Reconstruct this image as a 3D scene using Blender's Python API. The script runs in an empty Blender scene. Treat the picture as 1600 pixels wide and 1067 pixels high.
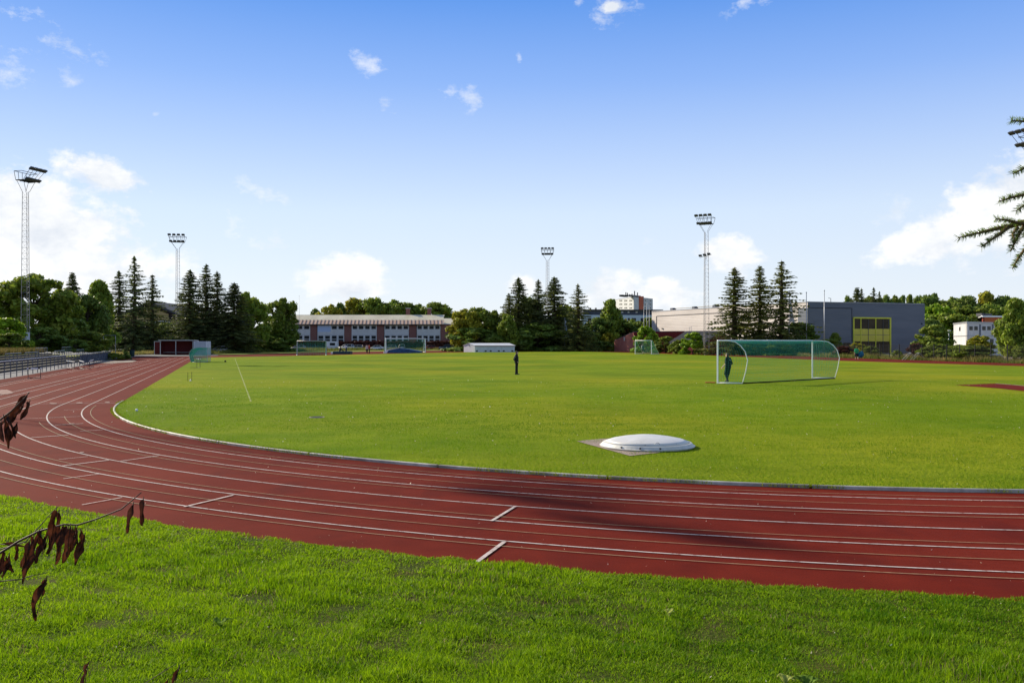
import bpy, bmesh, math, random
import numpy as np
from mathutils import Vector, Matrix
from mathutils.geometry import tessellate_polygon
random.seed(7); RNG = np.random.default_rng(7)
sc = bpy.context.scene
COL = sc.collection
F, CH, HY = 1400.0, 2.5, 533.5          # focal length (photo pixels), eye height, horizon row

def g2(px, py, z=0.0):                   # ground point seen at a photo pixel
    Y = F * (CH - z) / (py - HY)
    return ((px - 800) / F * Y, Y)
def G(px, py, z=0.0):
    x, y = g2(px, py, z); return Vector((x, y, z))
def D3(px, py, Y):                       # point at depth Y on a photo pixel's ray
    return Vector(((px - 800) / F * Y, Y, CH - (py - HY) / F * Y))
def XW(px, Y): return (px - 800) / F * Y
def ZW(py, Y): return CH - (py - HY) / F * Y

# ------------------------------------------------------------------ materials
def nodes(m): return m.node_tree.nodes, m.node_tree.links
def mat(name, c1, c2=None, scale=5.0, rough=0.7, spec=0.3, bump=0.0, bscale=None, metal=0.0,
        stretch=None, detail=6.0, translucent=0.0, coord='Object', rnd=0.0, lo=0.35, hi=0.65, attr=None, bdist=0.02):
    m = bpy.data.materials.new(name); m.use_nodes = True
    n, l = nodes(m); p = n['Principled BSDF']
    p.inputs['Roughness'].default_value = rough
    p.inputs['Specular IOR Level'].default_value = spec
    p.inputs['Metallic'].default_value = metal
    tc = n.new('ShaderNodeTexCoord'); src = tc.outputs[coord]
    if stretch:
        mp = n.new('ShaderNodeMapping'); mp.inputs['Scale'].default_value = stretch
        l.new(src, mp.inputs['Vector']); src = mp.outputs[0]
    col = None
    if c2 is not None:
        ns = n.new('ShaderNodeTexNoise'); ns.inputs['Scale'].default_value = scale
        ns.inputs['Detail'].default_value = detail; ns.inputs['Roughness'].default_value = 0.62
        l.new(src, ns.inputs['Vector'])
        cr = n.new('ShaderNodeValToRGB'); cr.color_ramp.elements[0].position = lo; cr.color_ramp.elements[1].position = hi
        cr.color_ramp.elements[0].color = (*c1, 1); cr.color_ramp.elements[1].color = (*c2, 1)
        l.new(ns.outputs['Fac'], cr.inputs[0]); col = cr.outputs[0]
    if attr:
        at = n.new('ShaderNodeAttribute'); at.attribute_name = attr
        if col is None: col = at.outputs['Color']
        else:
            mx = n.new('ShaderNodeMix'); mx.data_type = 'RGBA'; mx.blend_type = 'MULTIPLY'; mx.inputs[0].default_value = 1
            l.new(col, mx.inputs[6]); l.new(at.outputs['Color'], mx.inputs[7]); col = mx.outputs[2]
    if rnd and col is not None:
        oi = n.new('ShaderNodeObjectInfo'); hs = n.new('ShaderNodeHueSaturation')
        mr = n.new('ShaderNodeMapRange'); mr.inputs['To Min'].default_value = 1 - rnd; mr.inputs['To Max'].default_value = 1 + rnd
        l.new(oi.outputs['Random'], mr.inputs['Value']); l.new(mr.outputs[0], hs.inputs['Value']); l.new(col, hs.inputs['Color'])
        col = hs.outputs[0]
    if col is None: p.inputs['Base Color'].default_value = (*c1, 1)
    else: l.new(col, p.inputs['Base Color'])
    if bump:
        nb = n.new('ShaderNodeTexNoise'); nb.inputs['Scale'].default_value = bscale or scale * 4; nb.inputs['Detail'].default_value = 5
        l.new(src, nb.inputs['Vector'])
        bp = n.new('ShaderNodeBump'); bp.inputs['Strength'].default_value = bump; bp.inputs['Distance'].default_value = bdist
        l.new(nb.outputs['Fac'], bp.inputs['Height']); l.new(bp.outputs[0], p.inputs['Normal'])
    if translucent:
        tr = n.new('ShaderNodeBsdfTranslucent'); ms = n.new('ShaderNodeMixShader'); ms.inputs[0].default_value = translucent
        if col is None: tr.inputs['Color'].default_value = (*c1, 1)
        else: l.new(col, tr.inputs['Color'])
        l.new(p.outputs[0], ms.inputs[1]); l.new(tr.outputs[0], ms.inputs[2]); l.new(ms.outputs[0], n['Material Output'].inputs['Surface'])
    m.diffuse_color = (*c1, 1)
    return m
M = {}
M['galv'] = mat('galvanised_steel', (.30, .31, .33), (.42, .43, .45), 8, .45, .5, metal=.6)
M['dark_steel'] = mat('dark_steel', (.012, .013, .014), (.025, .025, .028), 8, .7, .15)
M['lattice'] = mat('mast_steel', (.26, .23, .22), (.36, .33, .32), 3, .6, .4, metal=.3)
M['white_paint'] = mat('white_paint', (.72, .73, .74), (.82, .82, .82), 6, .4, .5)
M['white_post'] = mat('white_goal_aluminium', (.74, .76, .76), (.82, .83, .83), 9, .35, .5)
M['lamp_housing'] = mat('lamp_housing', (.05, .055, .07), (.09, .095, .11), 6, .4, .5)
M['net_green'] = mat('green_cord', (.05, .34, .20), (.09, .43, .27), 20, .7, .2)
M['net_pale'] = mat('pale_green_cord', (.03, .30, .20), (.05, .38, .26), 20, .7, .2)
M['hurdle_frame'] = mat('hurdle_frame', (.025, .02, .02), (.07, .03, .03), 8, .5, .4)
M['glass'] = mat('window_glass', (.012, .014, .016), (.04, .04, .035), .6, .3, .15)
M['glass_warm'] = mat('tinted_glass', (.015, .012, .008), (.05, .035, .015), .5, .3, .12)
M['tyre'] = mat('tyre_rubber', (.015, .015, .016), None, rough=.9)
M['rim'] = mat('wheel_alloy', (.35, .35, .36), None, rough=.35, metal=.7)
M['lens'] = mat('clear_lamp', (.6, .6, .6), None, rough=.15, spec=.6)
M['red_lens'] = mat('red_lamp', (.4, .02, .02), None, rough=.25)
M['trunk'] = mat('bark', (.045, .032, .022), (.11, .085, .06), 2.5, .95, .1, bump=.5, stretch=(4, 4, .6))
M['birch_bark'] = mat('pale_bark', (.12, .11, .10), (.35, .33, .30), 3, .9, .1)
M['skin'] = mat('skin', (.62, .36, .26), (.68, .42, .31), 14, .55, .4)

# ------------------------------------------------------------------ mesh helpers
def smooth(me, on=True):
    me.polygons.foreach_set('use_smooth', [on] * len(me.polygons))
class MB:
    def __init__(s): s.v = []; s.f = []
    def add(s, vs, fs):
        o = len(s.v); s.v.extend(Vector(v) for v in vs); s.f.extend([tuple(i + o for i in f) for f in fs]); return s
    def box(s, c, d, rz=0.0, R=None):
        x, y, z = d[0] / 2, d[1] / 2, d[2] / 2
        vs = [Vector((a * x, b * y, e * z)) for a in (-1, 1) for b in (-1, 1) for e in (-1, 1)]
        R = R or Matrix.Rotation(rz, 3, 'Z'); c = Vector(c)
        vs = [R @ v + c for v in vs]
        return s.add(vs, [(0, 1, 3, 2), (4, 6, 7, 5), (0, 4, 5, 1), (2, 3, 7, 6), (0, 2, 6, 4), (1, 5, 7, 3)])
    def tube(s, pts, r, n=8, cap=True, sx=1.0):
        pts = [Vector(p) for p in pts]; k = len(pts)
        rs = r if hasattr(r, '__len__') else [r] * k
        rings = []; prev = None
        for i, p in enumerate(pts):
            t = (pts[min(i + 1, k - 1)] - pts[max(i - 1, 0)])
            if t.length < 1e-9: t = Vector((0, 0, 1))
            t.normalize()
            a = prev if prev is not None else (Vector((0, 0, 1)) if abs(t.z) < .9 else Vector((1, 0, 0)))
            a = a - t * a.dot(t)
            if a.length < 1e-6: a = t.orthogonal()
            a.normalize(); b = t.cross(a); prev = a
            rings.append([p + (a * math.cos(2 * math.pi * j / n) * sx + b * math.sin(2 * math.pi * j / n)) * rs[i] for j in range(n)])
        vs = [v for rg in rings for v in rg]
        fs = [(i * n + j, i * n + (j + 1) % n, (i + 1) * n + (j + 1) % n, (i + 1) * n + j) for i in range(k - 1) for j in range(n)]
        if cap: fs += [tuple(range(n - 1, -1, -1)), tuple((k - 1) * n + j for j in range(n))]
        return s.add(vs, fs)
    def lathe(s, prof, c=(0, 0, 0), n=32):
        c = Vector(c); k = len(prof)
        vs = [c + Vector((r * math.cos(2 * math.pi * j / n), r * math.sin(2 * math.pi * j / n), z)) for r, z in prof for j in range(n)]
        fs = [(i * n + j, i * n + (j + 1) % n, (i + 1) * n + (j + 1) % n, (i + 1) * n + j) for i in range(k - 1) for j in range(n)]
        fs.append(tuple(range(n - 1, -1, -1))); fs.append(tuple((k - 1) * n + j for j in range(n)))
        return s.add(vs, fs)
    def prism(s, poly, axis_vec, thick):     # poly: list of 3D points (planar), extruded along axis_vec*thick
        k = len(poly); a = Vector(axis_vec).normalized() * thick
        P = [Vector(p) for p in poly]
        return s.add(P + [p + a for p in P], [tuple(range(k - 1, -1, -1)), tuple(range(k, 2 * k))] + [(i, (i + 1) % k, k + (i + 1) % k, k + i) for i in range(k)])
    def build(s, name, m, parent=None, sm=False, bevel=0.0):
        me = bpy.data.meshes.new(name); me.from_pydata([tuple(v) for v in s.v], [], s.f); me.validate()
        bm = bmesh.new(); bm.from_mesh(me); bmesh.ops.recalc_face_normals(bm, faces=bm.faces)
        if bevel:
            bmesh.ops.bevel(bm, geom=[e for e in bm.edges if len(e.link_faces) == 2 and e.calc_face_angle(0) > .6], offset=bevel, segments=2, affect='EDGES', clamp_overlap=True)
        bm.to_mesh(me); bm.free()
        if sm: smooth(me)
        return link(name, me, m, parent)
def link(name, me, m, parent=None):
    o = bpy.data.objects.new(name, me); COL.objects.link(o)
    if m is not None and not me.materials: me.materials.append(M[m] if isinstance(m, str) else m)
    if parent is not None: o.parent = parent
    return o
def tag(o, label=None, cat=None, group=None, kind=None):
    if label: o['label'] = label
    if cat: o['category'] = cat
    if group: o['group'] = group
    if kind: o['kind'] = kind
    return o
def empty(name, loc, label, cat, group=None, rz=0.0):
    o = bpy.data.objects.new(name, None); COL.objects.link(o); o.location = loc; o.rotation_euler = (0, 0, rz); o.empty_display_size = .3
    return tag(o, label, cat, group)
def copy_tree(o, parent=None):
    kids = [c for c in ALLKIDS(o)]
    c = o.copy(); COL.objects.link(c)
    if parent is not None: c.parent = parent
    for k in kids: copy_tree(k, c)
    return c
def ALLKIDS(o): return [x for x in bpy.data.objects if x.parent == o]
def np_mesh(name, V, Fa, col=None, nverts=None, attr='tint'):
    """V (n,3) float, Fa: list of (k,m) int arrays of faces with m corners; col: (n,3) point colours"""
    me = bpy.data.meshes.new(name)
    me.vertices.add(len(V)); me.vertices.foreach_set('co', np.ascontiguousarray(V, dtype=np.float32).ravel())
    nl = sum(a.size for a in Fa); npoly = sum(len(a) for a in Fa)
    me.loops.add(nl); me.polygons.add(npoly)
    me.loops.foreach_set('vertex_index', np.concatenate([a.ravel() for a in Fa]).astype(np.int32))
    tot = np.concatenate([np.full(len(a), a.shape[1]) for a in Fa]).astype(np.int32)
    start = np.concatenate([[0], np.cumsum(tot)[:-1]]).astype(np.int32)
    me.polygons.foreach_set('loop_start', start); me.polygons.foreach_set('loop_total', tot)
    me.update(calc_edges=True)
    if col is not None:
        ca = me.color_attributes.new(attr, 'FLOAT_COLOR', 'POINT')
        ca.data.foreach_set('color', np.concatenate([col, np.ones((len(col), 1))], 1).astype(np.float32).ravel())
    return me
def poly_sheet(name, pts, z, m, kind='structure', thick=0.0):
    pts3 = [Vector((p[0], p[1], z if len(p) < 3 else p[2])) for p in pts]
    tri = tessellate_polygon([pts3])
    me = bpy.data.meshes.new(name); me.from_pydata([tuple(p) for p in pts3], [], [tuple(t) for t in tri])
    bm = bmesh.new(); bm.from_mesh(me)
    bmesh.ops.recalc_face_normals(bm, faces=bm.faces)
    for f in bm.faces:
        if f.normal.z < 0: f.normal_flip()
    bm.to_mesh(me); bm.free()
    o = link(name, me, m)
    if kind: tag(o, kind=kind)
    return o

# ------------------------------------------------------------------ track geometry (fitted oval)
C0 = np.array([19.0, 47.6]); TH = .31; R0 = 36.5
dv = np.array([-math.sin(TH), math.cos(TH)]); nv = np.array([math.cos(TH), math.sin(TH)])
def off(k, u):
    m = min(u, 0) / 30.0
    o = .1822 + .4602 * m**2 + 2.1683 * m**3 + k * (1.0524 + .1198 * m**2 + .0117 * m**3)
    if k == 0: o += .28 * m**2
    return o
def tp(u, d):                            # world point at oval parameter u, distance d outside the kerb circle
    if u > 0: p = C0 + dv * u - nv * (R0 + d)
    else:
        a = u / R0; p = C0 + (dv * math.sin(a) - nv * math.cos(a)) * (R0 + d)
    return p
def us(a, b, st=.8):
    n = max(2, int(abs(b - a) / st)); return [a + (b - a) * i / n for i in range(n + 1)]
def lane(k, a=-58, b=110): return [tp(u, off(k, u)) for u in us(a, b)]

# ------------------------------------------------------------------ ground materials
M['ground'] = mat('rough_verge', (.13, .17, .03), (.20, .21, .06), .25, .95, .05, bump=.6, bscale=3)
M['infield'] = mat('mown_turf', (.118, .195, .006), (.195, .255, .010), .35, .95, .03, bump=1.0, bscale=14, detail=10, bdist=.05)
M['track'] = mat('red_rubber', (.116, .0112, .0050), (.148, .0155, .0066), 1.3, .85, .035, bump=.35, bscale=180, detail=12, bdist=.004)
M['line'] = mat('lane_paint', (.42, .34, .30), (.58, .50, .46), 6, .7, .3, detail=8, lo=.3, hi=.6)
M['thin_line'] = mat('yellow_lane_paint', (.22, .15, .08), (.34, .25, .14), 10, .8, .2)
M['asphalt'] = mat('asphalt', (.09, .09, .095), (.16, .16, .165), 2, .9, .2, bump=.3, bscale=30)
M['bank'] = mat('bank_soil', (.035, .055, .006), (.07, .075, .012), 2.2, .95, .05, bump=.8, bscale=25, bdist=.03)  # soil darkened so gaps between the blades read as shade
M['sand'] = mat('pale_sand', (.22, .18, .15), (.32, .27, .23), 3, .95, .1)
M['concrete'] = mat('concrete', (.26, .24, .22), (.40, .37, .34), 3, .9, .2, bump=.3, bscale=40)
M['stain'] = mat('dust_stain', (.24, .12, .10), (.34, .24, .21), 2, .9, .1)

def add_detail_ramp(m, c, scale, lo, hi, stretch=None, fac=1.0):
    """blend a further colour over a material's base by world noise (wear, dry patches)"""
    n, l = nodes(m); p = n['Principled BSDF']; old = p.inputs['Base Color'].links[0].from_socket
    tc = n.new('ShaderNodeTexCoord'); src = tc.outputs['Object']
    if stretch:
        mp = n.new('ShaderNodeMapping'); mp.inputs['Scale'].default_value = stretch; l.new(src, mp.inputs['Vector']); src = mp.outputs[0]
    ns = n.new('ShaderNodeTexNoise'); ns.inputs['Scale'].default_value = scale; ns.inputs['Detail'].default_value = 8
    l.new(src, ns.inputs['Vector'])
    mr = n.new('ShaderNodeMapRange'); mr.inputs['From Min'].default_value = lo; mr.inputs['From Max'].default_value = hi; mr.inputs['To Max'].default_value = fac
    l.new(ns.outputs['Fac'], mr.inputs['Value'])
    mx = n.new('ShaderNodeMix'); mx.data_type = 'RGBA'; l.new(mr.outputs[0], mx.inputs[0]); l.new(old, mx.inputs[6])
    mx.inputs[7].default_value = (*c, 1); l.new(mx.outputs[2], p.inputs['Base Color'])
    for nd in n:
        if nd.type == 'BSDF_TRANSLUCENT': l.new(mx.outputs[2], nd.inputs['Color'])
add_detail_ramp(M['infield'], (.29, .275, .012), .05, .46, .66, fac=.85)
add_detail_ramp(M['infield'], (.085, .15, .004), .085, .50, .68, fac=.7)
add_detail_ramp(M['infield'], (.11, .16, .004), 3.0, .50, .70, fac=.6)
add_detail_ramp(M['infield'], (.12, .17, .004), .5, .52, .68, stretch=(.25, 1.6, 1), fac=.5)
add_detail_ramp(M['track'], (.20, .028, .013), .22, .50, .75, fac=.7)
add_detail_ramp(M['track'], (.075, .009, .006), 1.1, .55, .72, stretch=(1, .5, 1), fac=.55)
add_detail_ramp(M['track'], (.075, .008, .005), 60, .55, .62, fac=.6)
add_detail_ramp(M['track'], (.26, .12, .09), 9, .74, .80, fac=.5)
add_detail_ramp(M['line'], (.20, .07, .05), 14, .54, .68, fac=.8)
add_detail_ramp(M['bank'], (.06, .035, .02), 1.6, .62, .70, fac=.9)
add_detail_ramp(M['ground'], (.26, .22, .10), .05, .5, .7, fac=.7)

# ------------------------------------------------------------------ setting: ground, track, infield
poly_sheet('ground', [(-900, -60), (900, -60), (1400, 1600), (-1400, 1600)], -.06, 'ground')
outer = [tuple(tp(u, off(6, u) + (max(0, (u + 30) / 30) * 3.5 if u < 0 else 3.9 + .0143 * max(0, u - 27)))) for u in us(-58, 97)]
far_out = [G(*p) for p in [(180, 559.5), (190, 557.6), (225, 556.6), (300, 555.8), (375, 554.2), (450, 552), (570, 549.6), (680, 548.1), (800, 547.2), (880, 547.1), (960, 547.3), (1030, 548.6), (1100, 550.5), (1200, 554.3), (1300, 558.5), (1450, 563.2), (1600, 568), (1700, 572), (1850, 580)]]
tail = [(75, 60), (90, 20), (60, -8), (20, -12)]
poly_sheet('running_track', outer + [(p.x, p.y) for p in far_out] + tail, -.02, 'track')
far_in = [G(*p) for p in [(300, 561.6), (330, 558.6), (390, 557.4), (450, 556.3), (570, 553.6), (680, 551.2), (740, 550.2), (800, 549.8), (900, 549.3), (960, 550.5), (1030, 552.4), (1100, 555), (1200, 559.2), (1300, 563.4), (1450, 567.9), (1600, 572.3), (1700, 576.5), (1850, 585)]]
kin = [tuple(tp(u, off(0, u) - .03)) for u in us(-58, 84)]
poly_sheet('infield_grass', kin + [(p.x, p.y) for p in far_in] + [(62, 45), (60, 20)], .012, 'infield')
poly_sheet('apron', [(p[0], p[1]) for p in [g2(175, 561), g2(215, 557), g2(300, 556.4), g2(340, 555.5), g2(345, 553.4), g2(240, 553.4), g2(190, 555.5)]], -.012, 'asphalt')
poly_sheet('car_park', [(-95, 232), (-10, 262), (-30, 300), (-150, 300), (-150, 200), (-80, 178), (-58, 180)], -.045, 'asphalt')
poly_sheet('path', [g2(1380, 553.5), g2(1600, 560.5), g2(1900, 566), g2(1900, 556), g2(1600, 550), g2(1400, 549)], -.045, 'sand')
poly_sheet('sand_strip', [g2(1545, 565), g2(1600, 567), g2(1700, 569), g2(1700, 559), g2(1600, 557), g2(1550, 556.6)], -.03, 'sand')

# lane markings
def strip(pts, w, z, mb):
    P = [np.array(p) for p in pts]; V = []
    for i, p in enumerate(P):
        t = P[min(i + 1, len(P) - 1)] - P[max(i - 1, 0)]; t = t / (np.linalg.norm(t) + 1e-9); nn = np.array([-t[1], t[0]])
        V += [(*(p + nn * w / 2), z), (*(p - nn * w / 2), z)]
    mb.add(V, [(2 * i, 2 * i + 1, 2 * i + 3, 2 * i + 2) for i in range(len(P) - 1)])
mb = MB()
for k in (1, 2, 3, 4, 5): strip(lane(k, -58, 118 - 2 * k), .039, -.012, mb)
for s_, a in ((6.18, 4), (8.17, 6), (8.75, 6)): strip([tp(u, s_) for u in us(a, 100)], .045, -.012, mb)
tag(mb.build('lane_markings', 'line'), kind='structure')
mb = MB()
for k, e in ((.73, -1), (1.5, -6), (2.25, -8), (3.75, 6), (4.5, 2), (5.25, 2)): strip(lane(k, -58, e), .022, -.009, mb)
tag(mb.build('stagger_lines', 'thin_line'), kind='structure')
mb = MB()
for a, b, w in [((288, 790.5), (364.4, 772.5), .05), ((768, 812.5), (805, 790), .05), ((740, 880), (788, 845), .055), ((49, 683), (107, 679), .06),
                ((97, 727), (170, 718), .05), ((99, 747), (154, 739.5), .03), ((128, 787.5), (191, 776), .03), ((92, 717), (137, 712.5), .025),
                ((186, 720), (248, 711), .04), ((125, 673), (160, 671), .04), ((86, 663.5), (130, 661), .05), ((35, 654), (125, 650), .04),
                ((100, 640.2), (130, 639), .04), ((20, 630.6), (190, 629.4), .05), ((30, 627.6), (184, 626.6), .03)]:
    strip([g2(*a), g2(*b)], w, -.006, mb)
tag(mb.build('start_marks', 'line'), kind='structure')
mb = MB()
for cx, cy, a, b in [(83, 630, 7, 1.2), (124, 629.2, 6, 1.1), (168, 628.2, 4, .9), (4, 612.5, 17, 3.5), (112, 661.5, 5, .7), (100, 663, 4, .6), (128, 706, 4, .7)]:
    mb.add([(*g2(cx + a * (.8 + .3 * random.random()) * math.cos(t), cy + b * (.7 + .5 * random.random()) * math.sin(t)), -.003) for t in np.linspace(0, 6.2, 13)[:-1]], [tuple(range(12))])
tag(mb.build('dust_marks', 'stain'), kind='structure')
poly_sheet('jump_pit', [g2(147, 567.3), g2(158, 565), g2(180, 563.6), g2(209, 563), g2(214, 564), g2(205, 566), g2(175, 567.4)], -.003, 'sand')
mb = MB(); strip([g2(367, 560), g2(392, 628)], .06, .02, mb)
strip([g2(1280, 588.5), g2(1440, 585), g2(1560, 584.2)], .08, .02, mb); strip([g2(1250, 574), g2(1420, 578)], .08, .02, mb)
tag(mb.build('pitch_line', mat('faint_chalk', (.20, .25, .04), (.33, .36, .14), 6, .9, .1)), kind='structure')
poly_sheet('javelin_runway', [g2(1492, 602.2), g2(1556, 599.6), g2(1600, 603.3), g2(1750, 615), g2(1750, 628), g2(1600, 611.5), g2(1560, 607.2)], .028, 'track')
mb = MB(); strip([g2(1556, 599.8), g2(1600, 603.5), g2(1750, 615.2)], .10, .034, mb)
tag(mb.build('runway_edge_line', 'line'), kind='structure')

# ------------------------------------------------------------------ kerb (countable segments read as one rail)
M['kerb'] = mat('kerb_paint', (.30, .28, .23), (.56, .54, .47), 2.5, .6, .3, detail=9)
add_detail_ramp(M['kerb'], (.20, .19, .14), 1.2, .50, .62, fac=.85)
def kerb_prof(us_, name):
    mb = MB(); n = 0
    prof = [(-.035, -.02), (-.035, .03), (-.02, .042), (.015, .042), (.03, .03), (.03, -.02)]
    V = []
    for u in us_:
        c = tp(u, off(0, u)); c2 = tp(u, off(0, u) + .1); nn = (c2 - c) / .1
        V += [(*(c + nn * a), b) for a, b in prof]
    k = len(prof)
    mb.add(V, [(i * k + j, i * k + (j + 1) % k, (i + 1) * k + (j + 1) % k, (i + 1) * k + j) for i in range(len(us_) - 1) for j in range(k)] + [tuple(range(k)), tuple((len(us_) - 1) * k + j for j in range(k))])
    return mb
kr = empty('kerb_rail', (0, 0, 0), 'low white kerb rail curving between red track and infield grass', 'kerb')
uu = 1.2
while uu > -50:
    L = 3.6; kerb_prof(us(uu, uu - L + .05, .6), '').build('kerb_section', 'kerb', kr, sm=False); uu -= L
kr2 = MB()

# ------------------------------------------------------------------ foreground bank
def bank_h(d):
    t = np.clip(d / 7.0, 0, 1.6); return .34 * t * t * (3 - 2 * np.clip(t, 0, 1)) ** .5
def hnoise(x, y):
    return .012 * np.sin(3.1 * x + 1.3 * y) * np.cos(2.2 * y - .7 * x) + .010 * np.sin(7.3 * x - 2 * y + 1) + .006 * np.sin(13 * y + 5 * x)
U = np.linspace(-58, -2, 150); S = np.concatenate([np.linspace(0, 1.5, 16), np.linspace(1.7, 22, 60)])
V = []
for u in U:
    e = off(6, u) + (max(0, (u + 20) / 20) * 3.5)
    for s in S:
        p = tp(u, e + s); V.append((p[0], p[1], 0.0))
V = np.array(V); nS = len(S)
ss = np.tile(S, len(U)); V[:, 2] = bank_h(ss) + hnoise(V[:, 0], V[:, 1]) * np.clip(ss * 2, 0, 1) - .015 * (ss < .01)
ii, jj = np.meshgrid(np.arange(len(U) - 1), np.arange(nS - 1), indexing='ij'); a = (ii * nS + jj).ravel()
me = np_mesh('grass_bank', V, [np.stack([a, a + nS, a + nS + 1, a + 1], 1)]); smooth(me)
tag(link('grass_bank', me, 'bank'), kind='structure')
def edge_dist(x, y):                      # signed distance outside the track's outer edge (near curve)
    X = np.stack([x, y], -1) - C0
    t = X @ dv; s = X @ nv
    u = np.where(t > 0, t, R0 * np.arctan2(t, -s)); r = np.where(t > 0, -s, np.hypot(t, s)) - R0
    m = np.minimum(u, 0) / 30
    o = .1822 + .4602 * m**2 + 2.1683 * m**3
    return r - (o + 6 * (1.0524 + .1198 * m**2 + .0117 * m**3)), r - (o + .28 * m**2), u

# ------------------------------------------------------------------ grass blades
def vnoise(x, y, f, seed=0):
    r = np.random.default_rng(seed); T = r.random((64, 64))
    X = x * f; Y = y * f; xi = np.floor(X).astype(int); yi = np.floor(Y).astype(int); fx = X - xi; fy = Y - yi
    fx = fx * fx * (3 - 2 * fx); fy = fy * fy * (3 - 2 * fy)
    g = lambda a, b: T[a % 64, b % 64]
    return (g(xi, yi) * (1 - fx) + g(xi + 1, yi) * fx) * (1 - fy) + (g(xi, yi + 1) * (1 - fx) + g(xi + 1, yi + 1) * fx) * fy
def blades(name, x, y, z, L, w, lean, col, two=True):
    n = len(x); a = RNG.random(n) * 2 * np.pi; b = RNG.random(n) * 2 * np.pi
    dx, dy = np.cos(a) * w / 2, np.sin(a) * w / 2
    lx, ly = np.cos(b) * lean * L, np.sin(b) * lean * L
    P = lambda X, Y, Z: np.stack([X, Y, Z], 1)
    h = L * np.sqrt(np.clip(1 - lean**2, .05, 1))
    if two:
        V = np.stack([P(x - dx, y - dy, z), P(x + dx, y + dy, z), P(x + lx * .35 + dx * .8, y + ly * .35 + dy * .8, z + h * .6), P(x + lx * .35 - dx * .8, y + ly * .35 - dy * .8, z + h * .6), P(x + lx, y + ly, z + h)], 1).reshape(-1, 3)
        i = np.arange(n) * 5
        Fa = [np.stack([i, i + 1, i + 2, i + 3], 1), np.stack([i + 3, i + 2, i + 4], 1)]; c = np.repeat(col, 5, 0)
    else:
        V = np.stack([P(x - dx, y - dy, z), P(x + dx, y + dy, z), P(x + lx, y + ly, z + h)], 1).reshape(-1, 3)
        i = np.arange(n) * 3; Fa = [np.stack([i, i + 1, i + 2], 1)]; c = np.repeat(col, 3, 0)
    me = np_mesh(name, V, Fa, c); return me
def lerp(a, b, t): return np.array(a)[None] * (1 - t[:, None]) + np.array(b)[None] * t[:, None]
M['blade'] = mat('grass_blade', (1, 1, 1), None, attr='tint', rough=.6, spec=.12, translucent=.45)
def frustum_pts(n, y0, y1, pw, mx=.66):
    t = RNG.random(n); y = (y0**pw + t * (y1**pw - y0**pw))**(1 / pw)
    x = (RNG.random(n) * 2 - 1) * (mx * y + .6); return x, y
# foreground bank: long unmown grass
x, y = frustum_pts(620000, 4.3, 15.5, .55)
e, _, u = edge_dist(x, y); e = e + .16 * (vnoise(x, y, 3, 5) - .35) + .05 * (vnoise(x, y, 11, 6) - .5)
k = (e > 0) & (u < -3); x, y, e = x[k], y[k], e[k]
bare = vnoise(x, y, 2.1, 11) * .6 + vnoise(x, y, 5.5, 12) * .4
k = RNG.random(len(x)) < np.clip(2.5 - 2.6 * bare, .16, 1); x, y, e, bare = x[k], y[k], e[k], bare[k]
tuft = vnoise(x, y, .9, 13) * .5 + vnoise(x, y, 3.2, 14) * .5
L = (.018 + .035 * RNG.random(len(x)) + .10 * np.clip(tuft - .42, 0, 1) ** 1.2 * (.5 + RNG.random(len(x)))) * np.clip(.8 + e * .4, .8, 1.15)
lean_ = np.clip(.25 + .75 * RNG.random(len(x)) - .5 * np.clip(tuft - .5, 0, 1), .1, .96)
z = bank_h(np.clip(e, 0, 30)) + hnoise(x, y) * np.clip(e * 2, 0, 1) - .01
t1 = np.clip(vnoise(x, y, .6, 15) * .45 + vnoise(x, y, 6.0, 16) * .35 + RNG.random(len(x)) ** 2 * .8 - .12 - .035 * x, 0, 1)
col = lerp((.055, .16, .002), (.33, .49, .006), t1)
dead = RNG.random(len(x)) < np.clip((bare - .5) * .5, .012, .22); col[dead] = lerp((.22, .17, .06), (.34, .30, .13), RNG.random(dead.sum()))
w = (.004 + .005 * RNG.random(len(x)) ** 2) * np.clip(y / 7, 1, 1.8)
me = blades('bank_grass', x, y, z, L, w, lean_, col)
tag(link('bank_grass', me, 'blade'), kind='stuff')
x, y = frustum_pts(520000, 4.3, 15.5, .5)
e, _, u = edge_dist(x, y); e = e + .16 * (vnoise(x, y, 3, 5) - .35) + .05 * (vnoise(x, y, 11, 6) - .5)
k = (e > 0) & (u < -3); x, y, e = x[k], y[k], e[k]
bare = vnoise(x, y, 2.1, 11) * .6 + vnoise(x, y, 5.5, 12) * .4
k = RNG.random(len(x)) < np.clip(2.9 - 3.2 * bare, .25, 1); x, y, e = x[k], y[k], e[k]
z = bank_h(np.clip(e, 0, 30)) + hnoise(x, y) * np.clip(e * 2, 0, 1) - .006
t1 = np.clip(vnoise(x, y, 1.1, 18) * .5 + vnoise(x, y, 9.0, 19) * .3 + RNG.random(len(x)) ** 2 * .8 - .15 - .035 * x, 0, 1)
me = blades('bank_clover', x, y, z + .012 * RNG.random(len(x)), .018 + .022 * RNG.random(len(x)), (.007 + .006 * RNG.random(len(x))) * np.clip(y / 7, 1, 1.6), .55 + .43 * RNG.random(len(x)), lerp((.05, .14, .002), (.32, .47, .012), t1), two=False)
tag(link('bank_clover', me, 'blade'), kind='stuff')
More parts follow.
